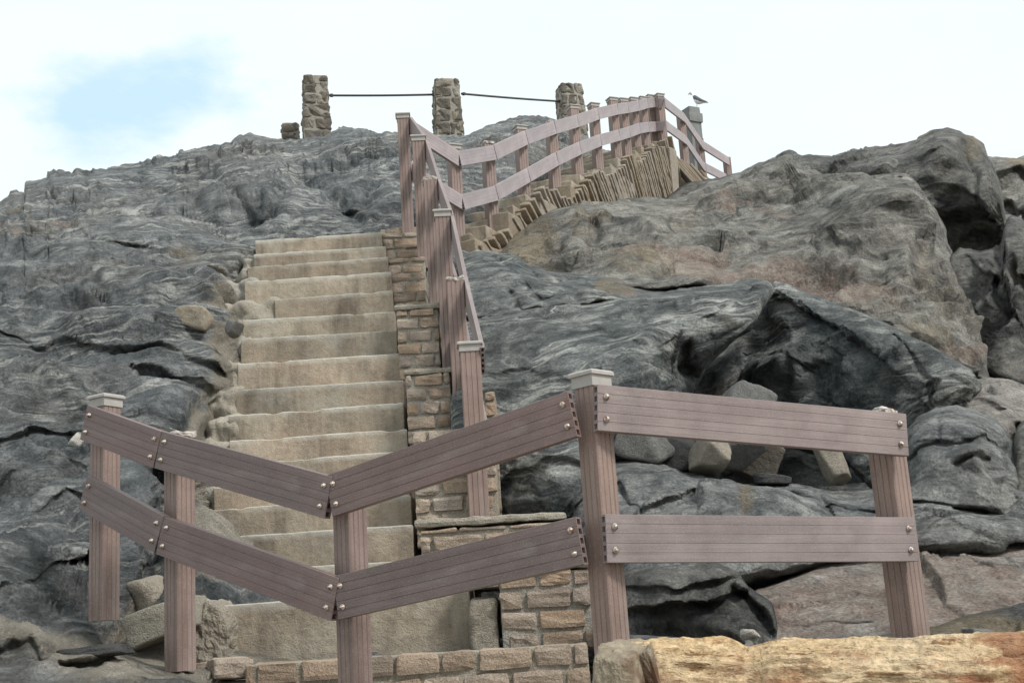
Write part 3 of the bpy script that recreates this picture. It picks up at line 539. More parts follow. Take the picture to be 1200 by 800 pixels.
# ------------------------------------------------------------------ lower flight of stairs
D0, TR = 6.0, .27
vs = [700,662,621,587,561,535,508.6,478.6,450.4,419.4,391.6,369.6,346,323.6,306.4,293,276.4]
left = [236,224,236,240,250,262,268,268,275,278,282,284,322,286,290,297,299]
right = [552,486,484,482,480,479,477,474,472,469,466,464,461,458,455,452,448]
s0 = V(400, 720, 5.6)
st = thing('stone_stairs', 'straight flight of worn sandstone steps climbing the middle of the picture', 'stairs', s0)
zprev = V(380, 765, D0-.5).z
def mark_edge(o, mb, Y, z):
    v = np.concatenate(mb.v); e = np.clip(1-np.hypot((v[:, 1]-Y-.006)*.6, v[:, 2]-z)/.016, 0, 1)
    e = np.clip(e*1.8, 0, 1); ca = o.data.color_attributes.new('edge', 'FLOAT_COLOR', 'POINT')
    ca.data.foreach_set('color', np.stack([e, e, e, np.ones_like(e)], 1).ravel())
stepY = [D0-.45] + [D0+TR*k for k in range(1, 17)]
ztop = []
for k in range(17):
    Y = stepY[k]; z = V(380, vs[k], Y).z; ztop.append(z)
    xl = V(left[k], vs[k]+3, Y).x; xr = V(right[k], vs[k], Y).x
    h = z - zprev + .16; dep = .6 if k else .9
    p, f = rough_box((xr-xl, dep, h), (60, 12, 14), .007, .0022, 7, k+1, .003)
    # chipped upper edges
    nose = (p[:, 1] < -dep/2+.03) & (p[:, 2] > h/2-.03)
    p[nose, 2] -= np.clip(fbm(p[nose]*np.array([5, 0, 0])+k*3.1, 3)-.32, 0, 1)*.03
    mb = MB().add(p, f, Matrix.Translation(((xl+xr)/2, Y+dep/2, z-h/2)) @ Matrix.Rotation(R(random.uniform(-.8, .8)), 4, 'Y') @ Matrix.Rotation(R(random.uniform(-1, 1)), 4, 'Z'))
    o = build(mb, 'step', M['step'], st, s0, False); mark_edge(o, mb, Y, z)
    zprev = z
# bricks ------------------------------------------------------------
def brick_face(mb, mm, c0, ux, uy, W, H, course=.088, bl=.24, depth=.16, seed=0, joint=.012, amp=.009, vary=0):
    """bricks over a face: c0 lower left corner, ux along, uy into the wall; the bed behind goes to mm"""
    rr = random.Random(seed); z = 0; row = 0
    ux = Vector(ux).normalized(); uy = Vector(uy).normalized(); uz = Vector((0, 0, 1))
    while z < H-.02:
        ch = min(course*(1+rr.uniform(-vary, vary)), H-z); x = 0 if row % 2 else -bl*rr.uniform(.3, .6)
        while x < W-.01:
            L_ = bl*rr.uniform(.7, 1.1); a = max(x, 0); b = min(x+L_, W)
            if b-a > .03:
                p, f = rough_box((b-a-joint, depth, ch-joint), (max(3, int((b-a)/.03)), 3, 4), .012, amp, 16, rr.random()*50, .004)
                c = Vector(c0)+ux*((a+b)/2)+uy*(depth/2+rr.uniform(-.005, .005))+uz*(z+ch/2)
                mb.add(p, f, boxm(c, ux, uy, uz))
            x += L_
        z += ch; row += 1
    p, f = rough_box((W-.01, depth, H-.006), (12, 2, 8), .01, .004, 9, seed, 0)
    mm.add(p, f, boxm(Vector(c0)+ux*W/2+uy*(depth/2+.015)+uz*(H/2-.004), ux, uy, uz))
w0 = V(540, 780, 5.2)
wall = thing('brick_wall', 'rough brown brick wall stepping up the right side of the lower stairs', 'wall', w0)
mm = MB()
def terrace(u0, u1, vt, vb, Y, seed, um=None, bk=None, yawx=0, **k):
    a = V(u0, vt, Y); b = V(u1, vt, Y); zb = V((u0+u1)/2, vb, Y).z; zt = V((u0+u1)/2, vt, Y).z
    bb = MB(); brick_face(bb, mm, (a.x, Y, zb), (1, yawx, 0), (-yawx, 1, 0), b.x-a.x, zt-zb, seed=seed, **k); build(bb, 'brickwork', M['brick'], wall, w0)
terrace(284, 692, 764, 850, 5.05, 1, bl=.20, course=.092, depth=.30)
terrace(582, 692, 667, 764, 5.42, 2, bl=.19, course=.088, depth=.3)
terrace(490, 662, 614, 690, 5.92, 3, bl=.22, depth=.4)
terrace(481, 580, 500, 640, 6.55, 4, bl=.18, depth=.5)
terrace(566, 581, 457, 640, 6.85, 14, bl=.2, depth=.4)
terrace(474, 528, 437, 520, 7.5, 5, bl=.17, depth=.5)
terrace(463, 514, 361, 460, 8.35, 6, bl=.17, depth=.5)
for q in range(11, 17):
    terrace(right[q]-1, 500-(q-11)*.5, vs[q]-5.5, vs[q-1]-3, stepY[q]+.03, 20+q, bl=.2, depth=.3)
terrace(445, 492, 266, 276, stepY[16]+.35, 40, bl=.35, depth=.4, course=.3)
# concrete copings
for (u0, u1, v, Y, d) in ((548,692,667,5.42,.45),(487,662,611,5.92,.5),(474,528,437,7.5,.6),(463,514,361,8.35,.6)):
    a = V(u0, v, Y); b = V(u1, v, Y); p, f = rough_box((b.x-a.x+.02, d, .035), (24, 8, 2), .012, .008, 9, u0, .006)
    mm.add(p, f, Matrix.Translation(((a.x+b.x)/2, Y+d/2-.008, V((u0+u1)/2, v, Y).z+.012)))
build(mm, 'mortar_bed', M['mortar'], wall, w0)
a = V(566, 735, 5.47); p, f = rough_box((.115, .34, .235), (10, 10, 16), .02, .008, 8, 77, .02)
build(MB().add(p, f, Matrix.Translation((a.x, 5.47+.15, V(566, 733, 5.47).z))), 'corner_stone', M['tan_stone'], wall, w0)
# curved left end of the bottom wall
ce = MB()
for k in range(3):
    for j in range(2):
        a = R(25+45*j); z = V(350, 764, 5.05).z-.045-.092*k; c = V(284, 764, 5.05); rr_ = .22
        p, f = rough_box((.17, .14, .08), (8, 4, 4), .014, .008, 14, k*3+j, .006)
        ce.add(p, f, Matrix.Translation((c.x-rr_*math.sin(a)*.75, c.y+.07+rr_*(1-math.cos(a)), z-.01*j)) @ Matrix.Rotation(a, 4, 'Z'))
build(ce, 'rounded_end', M['brick'], wall, w0)
# mortar bank along the left edge of the steps (part of the stairs)
ub = [212,214,220,225,234,240,247,248,246,248,254,262,262,268,282,290,296]
mbv = MB(); 
for k in range(0, 16):
    Y = stepY[k]+.1; xl = V(ub[k], vs[k], Y).x; xr = V(left[k]+6, vs[k], Y).x; w_ = max(xr-xl, .08)
    p, f = rough_box((w_+.1, .55, .42), (30, 24, 24), .05, .035, 7, k*2.7, .06)
    mbv.add(p, f, Matrix.Translation(((xl+xr)/2, Y+.2, ztop[k]-.20)))
build(mbv, 'mortar_bank', M['mortar'], st, s0, True)
p, f = facet((.2, .3, .27), 55, .1, 22, 9, .08); build(MB().add(p, f, Matrix.Translation(V(256, 742, 5.6))), 'broken_edge', M['tan_stone'], st, s0)
# sloping concrete cheek beside the lowest step
p, f = rough_box((.27, .4, .13), (14, 12, 8), .012, .012, 6, 4, .02)
mb = MB().add(p, f, Matrix.Translation(V(198, 727, 5.5)) @ Matrix.Rotation(R(-20), 4, 'Y')); build(mb, 'concrete_cheek', M['concrete'], st, s0, True)

# ------------------------------------------------------------------ upper flight with edge-laid bricks
UP = [(531,170,287,11.5),(571,165,268,12.1),(609,148,234,12.9),(645,141,231,13.6),(671,124,209,14.4),(695,121.5,205,15.3),(717,115,190,16.0),(729,116,189,16.6),(741,115,177,17.1),(752,114,176,17.6),(761,112,171,18.1),(772,110.5,176,18.0)]
path = [V(u+4, vb, Y) for u, vt, vb, Y in UP]
# monotone ground line along the flight
for i in range(1, len(path)): path[i].z = max(path[i].z, path[i-1].z+.04)
u0_ = V(600, 270, 12)
us_ = thing('stone_stairs', 'upper flight of tan steps rising right behind the fence, edge-laid bricks along its side', 'stairs', u0_)
seg = [0]
for a, b in zip(path[:-1], path[1:]): seg.append(seg[-1]+(Vector((b.x-a.x, b.y-a.y, 0))).length)
def along(s):
    s = min(max(s, 0), seg[-1]-1e-4)
    for i in range(len(seg)-1):
        if s <= seg[i+1]:
            k = (s-seg[i])/(seg[i+1]-seg[i]); return path[i].lerp(path[i+1], k), i
dirv = (path[8]-path[0]); dirv.z = 0; dirv.normalize(); side = Vector((dirv.y, -dirv.x, 0)) # to the viewer's right
nst = 22; Ls = seg[-1]
for k in range(nst):
    p0, _ = along(Ls*(k+.5)/nst); w_ = 1.5; d_ = Ls/nst+.25
    p, f = rough_box((w_, d_, .34), (24, 6, 6), .015, .012, 6, k+60, .015)
    c = p0 - side*(w_/2-.14) + dirv*.1; mb = MB().add(p, f, boxm((c.x, c.y, p0.z-.17), side, dirv, Vector((0, 0, 1))))
    build(mb, 'step', M['step'], us_, u0_)
eb, em = MB(), MB(); s = 0; topj = 0; i = 0; g_n = 5
while s < Ls-.03:
    p0, _ = along(s); fr = s/Ls
    if i % 5 == 0: topj = random.uniform(-.09, .03); gt = random.uniform(-2.5, 2.5)
    tilt = R(62-34*fr+gt+random.uniform(-1.5, 1.5)); up = (Vector((0, 0, 1))*math.cos(tilt) - dirv*math.sin(tilt)); dx = (dirv*math.cos(tilt)+Vector((0, 0, 1))*math.sin(tilt))
    ln = random.uniform(.9, 1.05); p, f = rough_box((.047+random.uniform(-.004, .005), .12, ln), (4, 4, 20), .012, .010, 9, i*3, .006)
    c = p0 + side*(.185+random.uniform(-.008, .008)) + Vector((0, 0, .05 + topj + random.uniform(-.02, .02))) - up*(ln/2)
    eb.add(p, f, boxm(c, dx, -side, up))
    s += .069/max(.4, math.cos(tilt))+random.uniform(0, .012); i += 1
for i in range(0): # flat stones capping the stepped side
    p0, _ = along(Ls*(i+.4)/13); p, f = rough_box((random.uniform(.3, .5), .3, .11), (8, 5, 5), .02, .012, 9, i+300, .02)
    c = p0+side*.1+Vector((0, 0, .06)); eb.add(p, f, boxm(c, dirv, -side, Vector((0, 0, 1))))
for k in range(len(path)-1):
    a, b = path[k], path[k+1]; m_ = (a+b)/2; d = b-a; ln = Vector((d.x, d.y, 0)).length
    p, f = rough_box((ln+.1, .2, 1.1), (8, 2, 8), .02, .012, 6, k, 0); dd = Vector((d.x, d.y, 0)).normalized()
    em.add(p, f, boxm((m_.x+side.x*.125, m_.y+side.y*.125, m_.z-.70), dd, Vector((-dd.y, dd.x, 0)), Vector((0, 0, 1))))
build(eb, 'edge_bricks', M['tan_brick'], us_, u0_); build(em, 'mortar_bed', M['tan_brick'], us_, u0_)
# the far shoulder of the side wall, where the fence turns down
g0 = V(800, 200, 18.6)
ew = thing('brick_wall', 'short bank of edge-laid bricks below the far end of the upper fence', 'wall', g0)
eb = MB()
for i in range(8):
    k = i/7; c = V(782+40*k, 182+24*k+random.uniform(-2, 2), 18.3+1.2*k)
    p, f = rough_box((.04, .24, .9), (2, 4, 8), .012, .008, 9, i+200, .006); tl = R(35)
    up = Vector((-math.sin(tl), 0, math.cos(tl))); dx = Vector((math.cos(tl), 0, math.sin(tl)))
    eb.add(p, f, boxm(c-up*.4, dx, Vector((0, 1, 0)), up))
build(eb, 'edge_bricks', M['tan_brick'], ew, g0)
mb = MB(); p, f = rough_box((.9, .5, .8), (10, 6, 10), .05, .03, 4, 3, .05); mb.add(p, f, Matrix.Translation(V(800, 232, 19.5)) @ Matrix.Rotation(R(35), 4, 'Y')); build(mb, 'mortar_bed', M['tan_brick'], ew, g0)

# ------------------------------------------------------------------ fences
PW = .095
def post_mesh(h, w=PW):
    g = .0028; d = .003; hw = w/2; prof = []
    for s in range(4):
        ca, sa = math.cos(s*math.pi/2), math.sin(s*math.pi/2); loc = [(-hw+.004, -hw)]
        for x in (-hw*.52, 0, hw*.52): loc += [(x-g, -hw), (x, -hw+d), (x+g, -hw)]
        loc += [(hw-.004, -hw)]
        prof += [(x*ca-y*sa, x*sa+y*ca) for x, y in loc]
    n = len(prof); v = [(x, y, 0) for x, y in prof]+[(x, y, h) for x, y in prof]
    f = [(i, (i+1) % n, n+(i+1) % n, n+i) for i in range(n)]+[tuple(range(n, 2*n)), tuple(range(n))[::-1]]
    return v, f
def cap_mesh(w=PW):
    lv = [(w*.55, -.004), (w*.55, .032), (w*.64, .033), (w*.64, .043), (w*.56, .049), (.008, .058)]; v = []
    for s, z in lv: v += [(-s, -s, z), (s, -s, z), (s, s, z), (-s, s, z)]
    f = [(4*i+j, 4*i+(j+1) % 4, 4*i+4+(j+1) % 4, 4*i+4+j) for i in range(len(lv)-1) for j in range(4)]
    f += [(20,21,22,23), (3,2,1,0)]; return v, f
def rail_mesh(L_, H=.148, T=.032, n=5, c=.0019):
    v, f = [], []; h = H/n; wl = .006
    for k in range(n):
        z0, z1 = -H/2+k*h+.0001, -H/2+(k+1)*h-.0001; y = T/2
        o_ = [(-y+c,z0),(y-c,z0),(y,z0+c),(y,z1-c),(y-c,z1),(-y+c,z1),(-y,z1-c),(-y,z0+c)]
        i_ = [(max(-y+wl, min(y-wl, a)), max(z0+wl, min(z1-wl, b))) for a, b in o_]
        b0 = len(v)
        for x in (-L_/2, L_/2): v += [(x, a, b) for a, b in o_]+[(x, a, b) for a, b in i_]
        for j in range(8):
            q = (j+1) % 8
            f += [(b0+j, b0+16+j, b0+16+q, b0+q), (b0+8+q, b0+24+q, b0+24+j, b0+8+j), (b0+j, b0+q, b0+8+q, b0+8+j), (b0+16+q, b0+16+j, b0+24+j, b0+24+q)]
    return v, f
def bolt_mesh():
    lv = [(.0105, 0), (.0105, -.003), (.0098, -.0042), (.007, -.0048), (.007, -.008), (.005, -.011), (.002, -.012)]; n = 14; v = []; f = []
    for r, y in lv: v += [(r*math.cos(2*math.pi*i/n), y, r*math.sin(2*math.pi*i/n)) for i in range(n)]
    for k in range(len(lv)-1): f += [(k*n+i, k*n+(i+1) % n, (k+1)*n+(i+1) % n, (k+1)*n+i) for i in range(n)]
    f.append(tuple(range((len(lv)-1)*n, len(lv)*n))); return v, f
bolt_me = bpy.data.meshes.new('bolt'); bolt_me.from_pydata(*[bolt_mesh()[0], [], bolt_mesh()[1]]); bolt_me.materials.append(M['bolt'])
for q in bolt_me.polygons: q.use_smooth = True
def add_post(root, topc, h, yw, cap='cap', w=PW, mat='post', lean=(0, 0)):
    rl = root.location; b = Vector((topc.x, topc.y, topc.z-h))
    m = Matrix.Translation(b-rl) @ Matrix.Rotation(R(lean[0]), 4, 'Y') @ Matrix.Rotation(R(lean[1]), 4, 'X') @ Matrix.Rotation(R(yw), 4, 'Z')
    o = mesh_obj('post', *post_mesh(h-.05, w), M[mat], root, m)
    if cap == 'cap':
        mesh_obj('post_cap', *cap_mesh(w), M['cap'], o, Matrix.Translation((0, 0, h-.055)))
    elif cap == 'broken':
        p, f = rough_box((w*1.05, w*1.05, .03), (8, 8, 4), .008, .012, 30, random.random()*90, .012)
        c = mesh_obj('post_cap', p, f, M['broken'], o, Matrix.Translation((0, 0, h-.04))); c['label'] = 'crumbled whitish remains of a post cap'
    return o
def add_rail(root, a, b, out, mat='rail', bolts=(True, True), H=.148, T=.032, ext=0, bz=(.036, -.036), pull=.045):
    """board from a to b (centre line), out = horizontal direction of its outer face"""
    d = b-a; L_ = d.length+2*ext; x = d.normalized(); y = Vector((-x.y, x.x, 0)).normalized()
    if y.dot(Vector((out[0], out[1], 0))) > 0: y = -y
    if y.cross(x).dot(Vector((0,0,1))) > 0: x = -x
    z = x.cross(y); z.normalize()
    m = boxm((a+b)/2-root.location, x, y, z)
    o = mesh_obj('rail', *rail_mesh(L_, H, T, 5, .0012 if mat != 'far_rail' else .0009), M[mat], root, m)
    sa = 1 if d.dot(x) > 0 else -1
    for k, e in enumerate((-sa, sa)):
        if bolts[k]:
            for zz in bz:
                c = bpy.data.objects.new('bolt', bolt_me); COL.objects.link(c); c.parent = o
                c.matrix_local = Matrix.Translation((e*(L_/2-pull), -T/2-.0005, zz)) @ Matrix.Rotation(random.uniform(0, 6), 4, 'Y')
    return o
# front fence ---------------------------------------------------------
FP = [(124,462,5.3,.95,58,'cap'),(210,499,5.02,.96,52,'broken'),(408,548,4.52,.98,50,'broken'),(692,434,4.0,1.0,44,'cap'),(1032,473,4.45,1.0,40,'broken')]
f0 = V(600, 790, 4.3)
ff = thing('wooden_fence', 'near fence of thick mauve-brown boards zigzagging across the foot of the stairs', 'fence', f0)
for u, v, Y, h, yw, cp in FP: add_post(ff, V(u, v, Y), h, yw, cp, w={5.3: .09, 5.02: .088, 4.52: .088, 4.0: .083, 4.45: .096}[Y])
OUTL, OUTR = (-.5, -.85), (.35, -.93)
up_ = [((102,495),5.22,(188,527),4.93),((189,527),4.93,(388,583),4.42),((389,581),4.42,(673,485),3.93),((698,478),3.93,(1060,510),4.36)]
lo_ = [((101,577),5.22,(190,626),4.93),((191,627),4.93,(396,702),4.42),((397,700),4.42,(682,633),3.93),((708,631),3.93,(1071,632),4.36)]
for tab in (up_, lo_):
    for i, (a, ya, b, yb) in enumerate(tab):
        add_rail(ff, V(*a, ya), V(*b, yb), OUTR if i == 3 else OUTL, 'rail_lit' if i == 3 else 'rail', pull=(.03, .03, .025, .03)[i])
# stair fence ---------------------------------------------------------
SP = [(550,401,630,6.5,'cap'),(533,322,505,7.5,'broken'),(518,247,437,8.35,'cap'),(504,206,360,9.15,'broken'),(490,160,300,9.95,'cap'),(472,134,268,10.7,'cap')]
g_ = V(540, 640, 6.5)
sf = thing('wooden_fence', 'tall mauve post fence climbing the right edge of the lower stairs, seen end-on', 'fence', g_)
tops = []
for u, v, vb, Y, cp in SP:
    t_ = V(u, v, Y); h = t_.z - V(u, vb, Y).z; add_post(sf, t_, h+.12, 4, cp, w=.105); tops.append(t_)
for off in (.11, .55):
    for a, b in zip(tops[:-1], tops[1:]):
        o_ = Vector((.066, 0, -off)); add_rail(sf, a+o_+Vector((0,-.03,0)) if a is tops[0] else a+o_, b+o_, (1, -.1), 'rail_lit', bolts=(False, False), T=.024)
# landing boards from the top stair post down to the lower corner post
# upper fence -----------------------------------------------------------
h_ = V(650, 240, 13)
uf = thing('wooden_fence', 'pale mauve fence following the upper flight up to the skyline corner', 'fence', h_)
for i, (u, vt, vb, Y) in enumerate(UP):
    t_ = V(u, vt, Y); add_post(uf, t_, t_.z-path[i].z+.15, 24, 'broken' if i in (1, 3) else 'cap', w=.11)
ucr = [(537,186),(579,179),(616,161.5),(649.5,149.5),(676,142),(700,133.5),(723,128),(735,126.5),(748,124),(758,121),(767,120),(777,122)]
lcr = [(541,237),(581,226.5),(618.6,205.5),(652,186.5),(679,174),(703,164.5),(725,158.5),(737,155),(749,150.5),(759.5,149),(768,148.5),(779,148)]
for tab in (ucr, lcr):
    for i in range(11):
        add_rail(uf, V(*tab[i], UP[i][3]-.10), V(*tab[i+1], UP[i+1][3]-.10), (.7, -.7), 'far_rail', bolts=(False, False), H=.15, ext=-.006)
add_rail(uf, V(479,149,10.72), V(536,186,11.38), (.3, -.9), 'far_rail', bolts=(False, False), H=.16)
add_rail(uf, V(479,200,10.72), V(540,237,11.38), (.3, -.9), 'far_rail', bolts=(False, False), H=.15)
# descending fence --------------------------------------------------------
DP = [(797,131,184,19.6),(819,160,205,20.6),(851,182,212,21.6)]
k_ = V(820, 205, 20)
df = thing('wooden_fence', 'short mauve fence dropping from the skyline corner towards the right outcrop', 'fence', k_)
for u, vt, vb, Y in DP:
    t_ = V(u, vt, Y); add_post(df, t_, t_.z-V(u, vb, Y).z+.15, 24, None, w=.11)
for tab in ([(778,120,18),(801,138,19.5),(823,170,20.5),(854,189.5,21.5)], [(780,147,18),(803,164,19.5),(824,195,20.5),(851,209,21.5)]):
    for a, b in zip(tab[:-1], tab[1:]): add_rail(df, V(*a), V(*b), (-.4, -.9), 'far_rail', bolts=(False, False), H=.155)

# ------------------------------------------------------------------ gate pillars with iron bars on the crest
def pillar(label, u, vt, vb, wpx, Y, yw, taper=.86, seed=1):
    s = Y/F; W = wpx*s; base = V(u, vb, Y); H = V(u-2, vt, Y).z - base.z; b0 = Vector((base.x, base.y, base.z-.5)); Ht = H+.5
    r_ = thing('stone_pillar', label, 'pillar', b0, 'rubble stone gate pillars on the crest')
    sb, cm = MB(), MB(); rr = random.Random(seed); D_ = W*.95
    for fi in range(4):
        z = .1
        while z < Ht-.05:
            ch = min(rr.uniform(.13, .26), Ht-z)
            if Ht-z-ch < .06: ch = Ht-z
            k = 1-(1-taper)*max(0, (z-.5)/H); w_ = W*k; x = -w_/2; last = False
            while x < w_/2-.02:
                L_ = rr.uniform(.16, .36)
                if w_/2-x-L_ < .1: L_ = w_/2-x
                p, f = rough_box((L_-.022, .12, ch-.022), (7, 3, 6), .03, .03, 8, rr.random()*99, .02)
                mt = Matrix.Rotation(fi*math.pi/2, 4, 'Z') @ Matrix.Translation((x+L_/2, -D_*k/2+.055, z+ch/2))
                sb.add(p, f, yaw(b0, R(yw)) @ mt); x += L_
            z += ch
    p, f = rough_box((W, D_, Ht), (4, 4, 10), .02, .012, 5, seed, 0)
    k = 1-(1-taper)*np.clip((p[:, 2]+Ht/2-.5)/H, 0, 1); p[:, 0] *= k; p[:, 1] *= k; p[:, :2] *= .97
    cm.add(p, f, yaw(b0+Vector((0, 0, Ht/2)), R(yw)))
    build(sb, 'stonework', M['pillar_stone'], r_, b0); build(cm, 'mortar_core', M['mortar'], r_, b0)
pillar('left rubble stone pillar on the crest with a low stub beside it', 371, 93, 163, 34, 20, 14, seed=2)
pillar('middle rubble stone pillar on the crest between two iron bars', 525.5, 97, 158, 35, 20.5, 12, seed=3)
pillar('right rubble stone pillar on the crest, half behind the upper fence', 670, 102, 150, 32, 22.5, 16, seed=4)
pillar('low rubble stone stub left of the tallest gate pillar', 341, 147, 172, 22, 20.6, 8, .97, seed=5)
def bar(label, a, b):
    d = b-a; n = 10; mb = MB(); x = d.normalized(); y = x.cross(Vector((0, 0, 1))).normalized(); z = y.cross(x); v = []; f = []; rad = .019
    for e in range(9):
        c = a+d*e/8 - Vector((0, 0, .008*math.sin(math.pi*e/8)))
        v += [tuple(c+y*rad*math.cos(2*math.pi*i/n)+z*rad*math.sin(2*math.pi*i/n)) for i in range(n)]
    for e in range(8): f += [(e*n+i, e*n+(i+1) % n, e*n+n+(i+1) % n, e*n+n+i) for i in range(n)]
    mb.add(v, f)
    for e in (.02, .985):
        c = a+d*e; p, q = rough_box((.07, .06, .06), (2, 2, 2), .02, 0, 1, 0); mb.add(p, q, boxm(c, x, y, z))
    tag(build(mb, 'iron_bar', M['iron']), label, 'bar', 'iron bars between the gate pillars')
bar('dark iron bar from left pillar to middle pillar', V(386,112,20.1), V(510,111,20.4))
bar('dark iron bar sloping from middle pillar to right pillar', V(541,110,20.5), V(657,119,22.4))

# ------------------------------------------------------------------ grey timber post with the gull
b0 = V(818, 215, 23.5); tp = V(816, 127, 23.5); H = tp.z-b0.z
gp = thing('timber_post', 'stout grey timber post with a wider collar, a gull standing on it', 'post', b0)
p, f = rough_box((.27, .27, H), (3, 3, 12), .02, .006, 5, 1); mb = MB().add(p, f, yaw(b0+Vector((0, 0, H/2)), R(28))); build(mb, 'shaft', M['grey_post'], gp, b0)
p, f = rough_box((.33, .33, .2), (3, 3, 3), .02, .006, 5, 2); mb = MB().add(p, f, yaw(b0+Vector((0, 0, H-.24)), R(28))); build(mb, 'collar', M['grey_post'], gp, b0)
gb = Vector((tp.x+.02, tp.y, tp.z))
gu = thing('gull', 'white gull with dark grey wings facing left on the timber post', 'bird', gb)
def loft(path, n=14):
    v, f = [], []
    for (x, z, ry, rz) in path: v += [(x, ry*math.cos(2*math.pi*i/n), z+rz*math.sin(2*math.pi*i/n)) for i in range(n)]
    for k in range(len(path)-1): f += [(k*n+i, k*n+(i+1) % n, k*n+n+(i+1) % n, k*n+n+i) for i in range(n)]
    f += [tuple(range(n))[::-1], tuple(range((len(path)-1)*n, len(path)*n))]; return v, f
body = [(-.135,.245,.006,.006),(-.125,.248,.022,.022),(-.105,.25,.031,.031),(-.085,.245,.031,.033),(-.07,.222,.03,.036),(-.06,.185,.042,.05),(-.035,.145,.055,.058),(0,.12,.06,.057),(.05,.10,.055,.048),(.10,.085,.04,.032),(.15,.07,.028,.016),(.20,.055,.022,.006)]
def bpart(name, verts, faces, mat): return mesh_obj(name, verts, faces, M[mat], gu, None, True)
bpart('body', *loft(body), 'white_feather')
for sgn in (-1, 1):
    w = [(-.045,.15,.008,.012),(-.03,.155,.012,.035),(.02,.135,.014,.04),(.08,.108,.013,.03),(.14,.082,.01,.018),(.235,.052,.004,.005)]
    v, f = loft(w, 10); bpart('wing', [(a, b+sgn*(.052-.1*max(a, 0)*1.2), c) for a, b, c in v], f, 'grey_feather')
    v, f = loft([(0,0,.005,.005),(.07,0,.005,.005)], 8); bpart('leg', [(-.005+c*.3, sgn*.022+b, .075-a) for a, b, c in v], f, 'beak_skin')
    p, f = rough_box((.04,.03,.006), (2,2,1), .002, 0, 1); bpart('foot', p+np.array([-.012, sgn*.022, .004]), f, 'beak_skin')
    p, f = rough_box((.007,.004,.007), (2,2,2), .003, 0, 1); bpart('eye', p+np.array([-.112, sgn*.0305, .256]), f, 'iron')
bpart('beak', *loft([(-.175,.238,.002,.003),(-.155,.242,.006,.007),(-.128,.246,.009,.011)], 8), 'beak_skin')
gu.rotation_euler = (0, 0, R(-25)); gu.scale = (.95, 1.35, 1.4)

# ------------------------------------------------------------------ log
la, lb = V(742, 822, 3.35), V(1330, 822, 3.1); ld = (lb-la); Ll = ld.length
n = 160; ns = 260; v = []; f = []
lx = ld.normalized(); ly = Vector((-lx.y, lx.x, 0)).normalized(); lz = lx.cross(ly)
X = np.repeat(np.linspace(0, Ll, ns)[:, None], n, 1); A = np.repeat(np.linspace(0, 2*np.pi, n, endpoint=False)[None], ns, 0)
rad = .148 + .0*X
q = np.stack([X*2.4, np.cos(A)*1.5, np.sin(A)*1.5], -1)
rad = rad + .016*fbm(q, 3) + .010*np.abs(fbm(q*np.array([1.2, 5, 5])+30, 3)) - .02*np.clip(fbm(q*np.array([2.2, 2, 2])+70, 3)-.15, 0, 1) + .007*fbm(q*np.array([7, 9, 9]), 3, .65) - .012*np.clip(np.abs(fbm(q*np.array([1.5, 3, 3])+120, 2))-.35, 0, 1)
rad -= .03*np.exp(-((X-.30)/.05)**2)*(np.sin(A) > .3)
v = np.stack([X, rad*np.cos(A), rad*np.sin(A)], -1)
ii = np.arange(ns*n).reshape(ns, n); f = []
for a in range(ns-1): f += [(ii[a, i], ii[a, (i+1) % n], ii[a+1, (i+1) % n], ii[a+1, i]) for i in range(n)]
f = [tuple(int(x) for x in z) for z in f] + [tuple(int(x) for x in ii[-1])]
lg = mesh_obj('log', v.reshape(-1, 3), f, M['log'], None, None, True); lg.matrix_world = boxm(la, lx, ly, lz); bpy.context.view_layer.update()
tag(lg, 'peeled yellow-orange log lying across the lower right foreground', 'log')
# rotten sawn end: rough disc + slab
rr_ = np.linspace(0, 1, 14); th = np.linspace(0, 2*np.pi, n, endpoint=False)
G = np.stack([-.01-.03*fbm(np.stack([np.outer(rr_, np.cos(th))*4, np.outer(rr_, np.sin(th))*4, np.outer(rr_, th*0)], -1), 3), np.outer(rr_, rad[0]*np.cos(th)), np.outer(rr_, rad[0]*np.sin(th))], -1)
G[..., 0] -= .10*np.clip(rr_, 0, .8)[:, None]*0
G[-1, :, 0] = 0
ii = np.arange(G.shape[0]*n).reshape(-1, n); f = []
for a in range(G.shape[0]-1): f += [(int(ii[a, i]), int(ii[a+1, i]), int(ii[a+1, (i+1) % n]), int(ii[a, (i+1) % n])) for i in range(n)]
mesh_obj('sawn_end', G.reshape(-1, 3), f, M['log_end'], lg, None, True)
e = MB(); p, f = facet((.15, .26, .25), 41, .12, 24, 7, .05); e.add(p, f, boxm(V(731, 818, 3.25), lx, ly, lz))
p, f = facet((.07, .22, .25), 44, .1, 20, 6, .05); e.add(p, f, boxm(V(766, 812, 3.29), (lx+lz*.25).normalized(), ly, (lz-lx*.25).normalized()))
mi = np.array(lg.matrix_world.inverted()); ev = np.concatenate(e.v) @ mi[:3, :3].T + mi[:3, 3]
mesh_obj('weathered_end', ev, e.f, M['log_end'], lg)['label'] = 'grey split and weathered end of the log'
